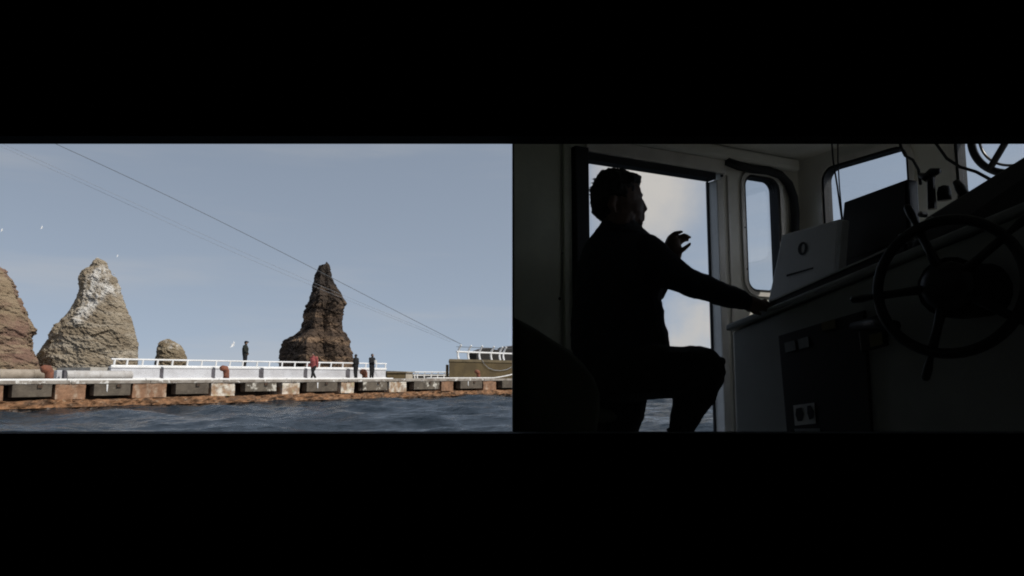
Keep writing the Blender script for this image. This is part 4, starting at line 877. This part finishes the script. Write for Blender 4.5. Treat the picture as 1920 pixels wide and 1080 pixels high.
# ------------------------------------------------------------------ the man at the door
D = 3.05; K = D / F
man = empty('person', P(1150, 1075, D), 'man in dark clothes half sitting before the open door, hand raised', 'person')
man.location.z = FLOOR
mb = MB(); bones = []
def limb(pts, mi, n=12):
    """pts: (px, py, d, radius in px)"""
    for (x0, y0, d0, r0), (x1, y1, d1, r1) in zip(pts[:-1], pts[1:]):
        a, b = P(x0, y0, d0), P(x1, y1, d1); ra, rb = r0 * d0 / F, r1 * d1 / F
        mb.tube([a, a.lerp(b, .5), b], [ra, (ra + rb) / 2, rb], n); mb.ball(a, ra, ra, ra, n=n); mb.ball(b, rb, rb, rb, n=n); bones.append((a, b, (ra + rb) / 2, mi))
def loft(rings, mi, d0, depth=0.66, cap=0.135, n=24):
    vs = []
    for y, xl, xr in rings:
        c = P((xl + xr) / 2, y, d0); hw = (xr - xl) / 2 * d0 / F; dp = min(hw * depth, cap)
        for j in range(n):
            a = 2 * math.pi * j / n; vs.append(c + Vector((hw * math.cos(a), dp * math.sin(a), 0)))
        bones.append((c - Vector((max(hw - dp, 0), 0, 0)), c + Vector((max(hw - dp, 0), 0, 0)), dp, mi))
    k = len(rings); fs = [(i * n + j, i * n + (j + 1) % n, (i + 1) * n + (j + 1) % n, (i + 1) * n + j) for i in range(k - 1) for j in range(n)] + [tuple(range(n - 1, -1, -1)), tuple((k - 1) * n + j for j in range(n))]
    mb.add(vs, fs)
# torso (shirt = 1)
loft([(416, 1128, 1196), (428, 1120, 1207), (438, 1112, 1216), (447, 1103, 1227), (458, 1094, 1240), (480, 1087, 1250), (510, 1081, 1250), (535, 1077, 1243), (560, 1074, 1241), (590, 1072, 1246), (620, 1071, 1251), (650, 1072, 1257), (675, 1078, 1256)], 1, D)
loft([(672, 1079, 1252), (700, 1084, 1240), (725, 1098, 1222), (748, 1112, 1208)], 2, D, 0.75, 0.16)
# head and neck (skin = 0)
limb([(1160, 440, D, 36), (1162, 405, D, 34)], 0)
hc = P(1157, 371, D); mb.ball(hc, 48 * K, 0.080, 54 * K, n=20); bones.append((hc, hc, 48 * K, 0))
mb.ball(P(1180, 388, D), 27 * K, 0.062, 36 * K, n=16); bones.append((P(1180, 388, D), P(1190, 405, D), 26 * K, 0))
limb([(1192, 412, D, 13), (1199, 417, D, 9)], 0)
limb([(1203, 378, D, 5), (1210, 392, D, 4.6), (1204, 396, D, 6)], 0)
limb([(1203, 405, D, 5), (1207, 405, D, 3.6)], 0); limb([(1203, 411, D, 4.5), (1206.5, 411, D, 3.2)], 0)
limb([(1198, 366, D - .03, 6), (1200, 366, D + .03, 6)], 0)
for dd in (-.084,): limb([(1150, 372, D + dd, 7), (1146, 384, D + dd - .004, 8), (1151, 394, D + dd, 5)], 0)
# near arm, to the console
limb([(1212, 476, D - .05, 38), (1252, 508, D - .09, 33), (1292, 529, D - .12, 26)], 1)
limb([(1292, 529, D - .12, 26.5), (1345, 549, D - .08, 23), (1392, 564, D - .03, 19)], 1)
limb([(1392, 565, D - .03, 15), (1408, 570, D - .02, 16), (1424, 573, D - .01, 12)], 0)
for k, (x, y, dd) in enumerate([(1442, 569, .035), (1445, 572, .012), (1443, 576, -.012), (1436, 580, -.03)]):
    limb([(1422, 569 + k * 1.5, D + .02 - .018 * k, 4.6), (1434, y - 5, D + dd, 4.4), (x, y + 2, D + dd, 3.6)], 0, 8)
limb([(1404, 576, D - .04, 5.5), (1414, 585, D - .05, 4.8), (1426, 588, D - .05, 4)], 0, 8)
# far arm: upper arm behind the chest, forearm up, hand open
limb([(1190, 480, D + .09, 34), (1222, 545, D + .13, 27)], 1); limb([(1222, 545, D + .13, 26), (1250, 505, D + .14, 19), (1262, 482, D + .14, 13)], 0)
DH = D + .14
limb([(1264, 486, DH, 13), (1263, 471, DH, 17.5), (1261, 457, DH, 15)], 0)
limb([(1251, 459, DH, 6.5), (1256, 446, DH, 5.8), (1266, 437.5, DH - .01, 5), (1278, 434.5, DH - .02, 3.6)], 0, 8)
limb([(1264, 452, DH + .012, 5.5), (1274, 444, DH + .01, 4.8), (1283, 441, DH, 4.2), (1289, 442, DH, 3.4)], 0, 8)
limb([(1268, 456, DH + .02, 5.5), (1279, 448, DH + .02, 4.8), (1288, 444.5, DH + .01, 4.2), (1294, 445, DH + .01, 3.4)], 0, 8)
limb([(1268, 462, DH + .03, 5.2), (1278, 453, DH + .035, 4.4), (1286, 449, DH + .03, 3.8), (1290, 450, DH + .03, 3.0)], 0, 8)
limb([(1268, 474, DH - .02, 6), (1278, 470, DH - .03, 5), (1287, 463, DH - .03, 4.2), (1294, 457, DH - .03, 3.2)], 0, 8)
# legs (shorts = 2, skin = 0)
limb([(1160, 700, D - .07, 54), (1240, 697, D - .10, 51), (1312, 697, D - .10, 48)], 2)
limb([(1312, 699, D - .10, 47), (1302, 735, D - .10, 40), (1288, 775, D - .08, 30), (1276, 810, D - .07, 23)], 2)
limb([(1328, 682, D - .10, 26), (1353, 677, D - .10, 8)], 2)
limb([(1276, 810, D - .07, 22), (1268, 850, D - .05, 23), (1262, 900, D - .03, 15)], 0)
limb([(1262, 905, D - .03, 15), (1285, 918, D - .04, 14), (1322, 922, D - .05, 12)], 3)
limb([(1156, 718, D + .05, 60), (1154, 770, D + .05, 55), (1149, 808, D + .05, 46), (1150, 850, D + .04, 42)], 2)
limb([(1150, 850, D + .04, 38), (1142, 930, D + .05, 32), (1134, 1045, D + .06, 17)], 0)
limb([(1134, 1058, D + .06, 17), (1160, 1066, D + .05, 15), (1195, 1068, D + .04, 13)], 3)
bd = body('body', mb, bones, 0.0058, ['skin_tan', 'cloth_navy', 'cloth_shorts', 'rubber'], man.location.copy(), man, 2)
# cloth folds
me_ = bd.data
def push(me, fn):
    n_ = len(me.vertices); co = np.empty(n_ * 3, np.float32); no = np.empty(n_ * 3, np.float32)
    me.vertices.foreach_get('co', co); me.vertices.foreach_get('normal', no); co = co.reshape(-1, 3); no = no.reshape(-1, 3)
    am_ = np.array([fn(k_, Vector(c_)) for k_, c_ in enumerate(co.tolist())], np.float32); co = co + no * am_[:, None]
    me.vertices.foreach_set('co', co.ravel()); me.update()
cloth = set(v_ for p_ in me_.polygons if p_.material_index in (1, 2) for v_ in p_.vertices)
push(me_, lambda k_, c_: 0.0055 * (noise.ridged_multi_fractal(Vector((c_.x * 5 + c_.z * 3, c_.y * 5, c_.z * 9 - c_.x * 4)), .9, 2.0, 3, 1.0, 2.0) - 1.0) if k_ in cloth else 0.0)
# hair: short, tousled
hm = MB()
for (x, y, rx, ry, dy) in [(1152, 362, 46, 45, .083), (1138, 378, 31, 40, .080), (1178, 340, 24, 17, .066), (1190, 337, 11, 9, .045), (1150, 334, 34, 17, .070)]:
    hm.ball(P(x, y, D), rx * K, dy, ry * K, n=18)
hn = remeshed(hm, 0.0065, 'hair', 2)
push(hn, lambda k_, c_: 0.0075 * noise.fractal(c_ * 40, 0.7, 2.1, 5) + 0.002)
hn.materials.append(MATS['hair_black']); hn.transform(Matrix.Translation(-man.location)); hn.polygons.foreach_set('use_smooth', np.ones(len(hn.polygons), bool))
# loose tufts standing off the crown and nape
tf = MB()
for k_ in range(90):
    a_ = R(random.uniform(25, 215)); dy_ = random.uniform(-.07, .07)
    c_ = P(1154, 364, D) + Vector((46 * K * math.cos(a_) * 0.97, dy_, 47 * K * math.sin(a_) * 0.97)) * 1.0
    o_ = Vector((math.cos(a_), dy_ * 6, math.sin(a_))).normalized(); tl = (o_ + Vector((random.uniform(-.7, .7), random.uniform(-.4, .4), random.uniform(-.6, .3)))).normalized()
    f_ = math.sqrt(max(0.05, 1 - (dy_ / .085) ** 2)); c_ = P(1154, 364, D) + Vector((46 * K * math.cos(a_) * f_, dy_, 47 * K * math.sin(a_) * f_))
    tf.tube([c_, c_ + tl * 0.008, c_ + tl * random.uniform(.013, .020) + Vector((0, 0, -.003))], [0.0035, 0.0022, 0.0006], 5)
tfo = tf.build('hair_tufts', 'hair_black', man); tfo['kind'] = 'stuff'
ho_ = bpy.data.objects.new('hair', hn); C.objects.link(ho_); ho_.parent = man
# collar and hems
cpts = [P(1166, 434, D) + Vector((37 * K * math.cos(a), 0.078 * math.sin(a), -0.014 * math.cos(a + .6))) for a in [k * math.pi / 12 for k in range(24)]]
MB().tube(cpts, 0.011, 8, closed=True).build('collar', 'cloth_navy', man, smooth=True)
hem = [P(1276 + 24 * math.cos(a), 806 + 3 * math.sin(a), D - .07 + 0.052 * math.sin(a)) for a in [k * math.pi / 10 for k in range(20)]]
MB().tube(hem, 0.006, 6, closed=True).build('hem', 'cloth_shorts', man, smooth=True)
# high stool he perches on
so = P(1122, 752, D + .05); stl = empty('high_stool', (so.x, so.y, FLOOR), 'dark high stool hidden beneath the man at the door', 'stool')
zt_ = so.z - 0.02
MB().lathe((so.x, so.y, zt_ - 0.06), UP, [(0.115, 0), (0.13, 0.02), (0.125, 0.05), (0.08, 0.06)], 20).build('seat', 'seat_vinyl', stl, smooth=True)
MB().lathe((so.x, so.y, FLOOR + .002), UP, [(0.2, 0), (0.2, 0.015), (0.035, 0.03), (0.03, zt_ - FLOOR - 0.062)], 20).build('pedestal', 'metal_dull', stl)
zf = P(1285, 936, D - .04).z
MB().tube([Vector((so.x, so.y, zf - .02)), P(1285, 938, D - .02), P(1330, 940, D - .05)], 0.012, 8).build('footrest', 'metal_dull', stl)
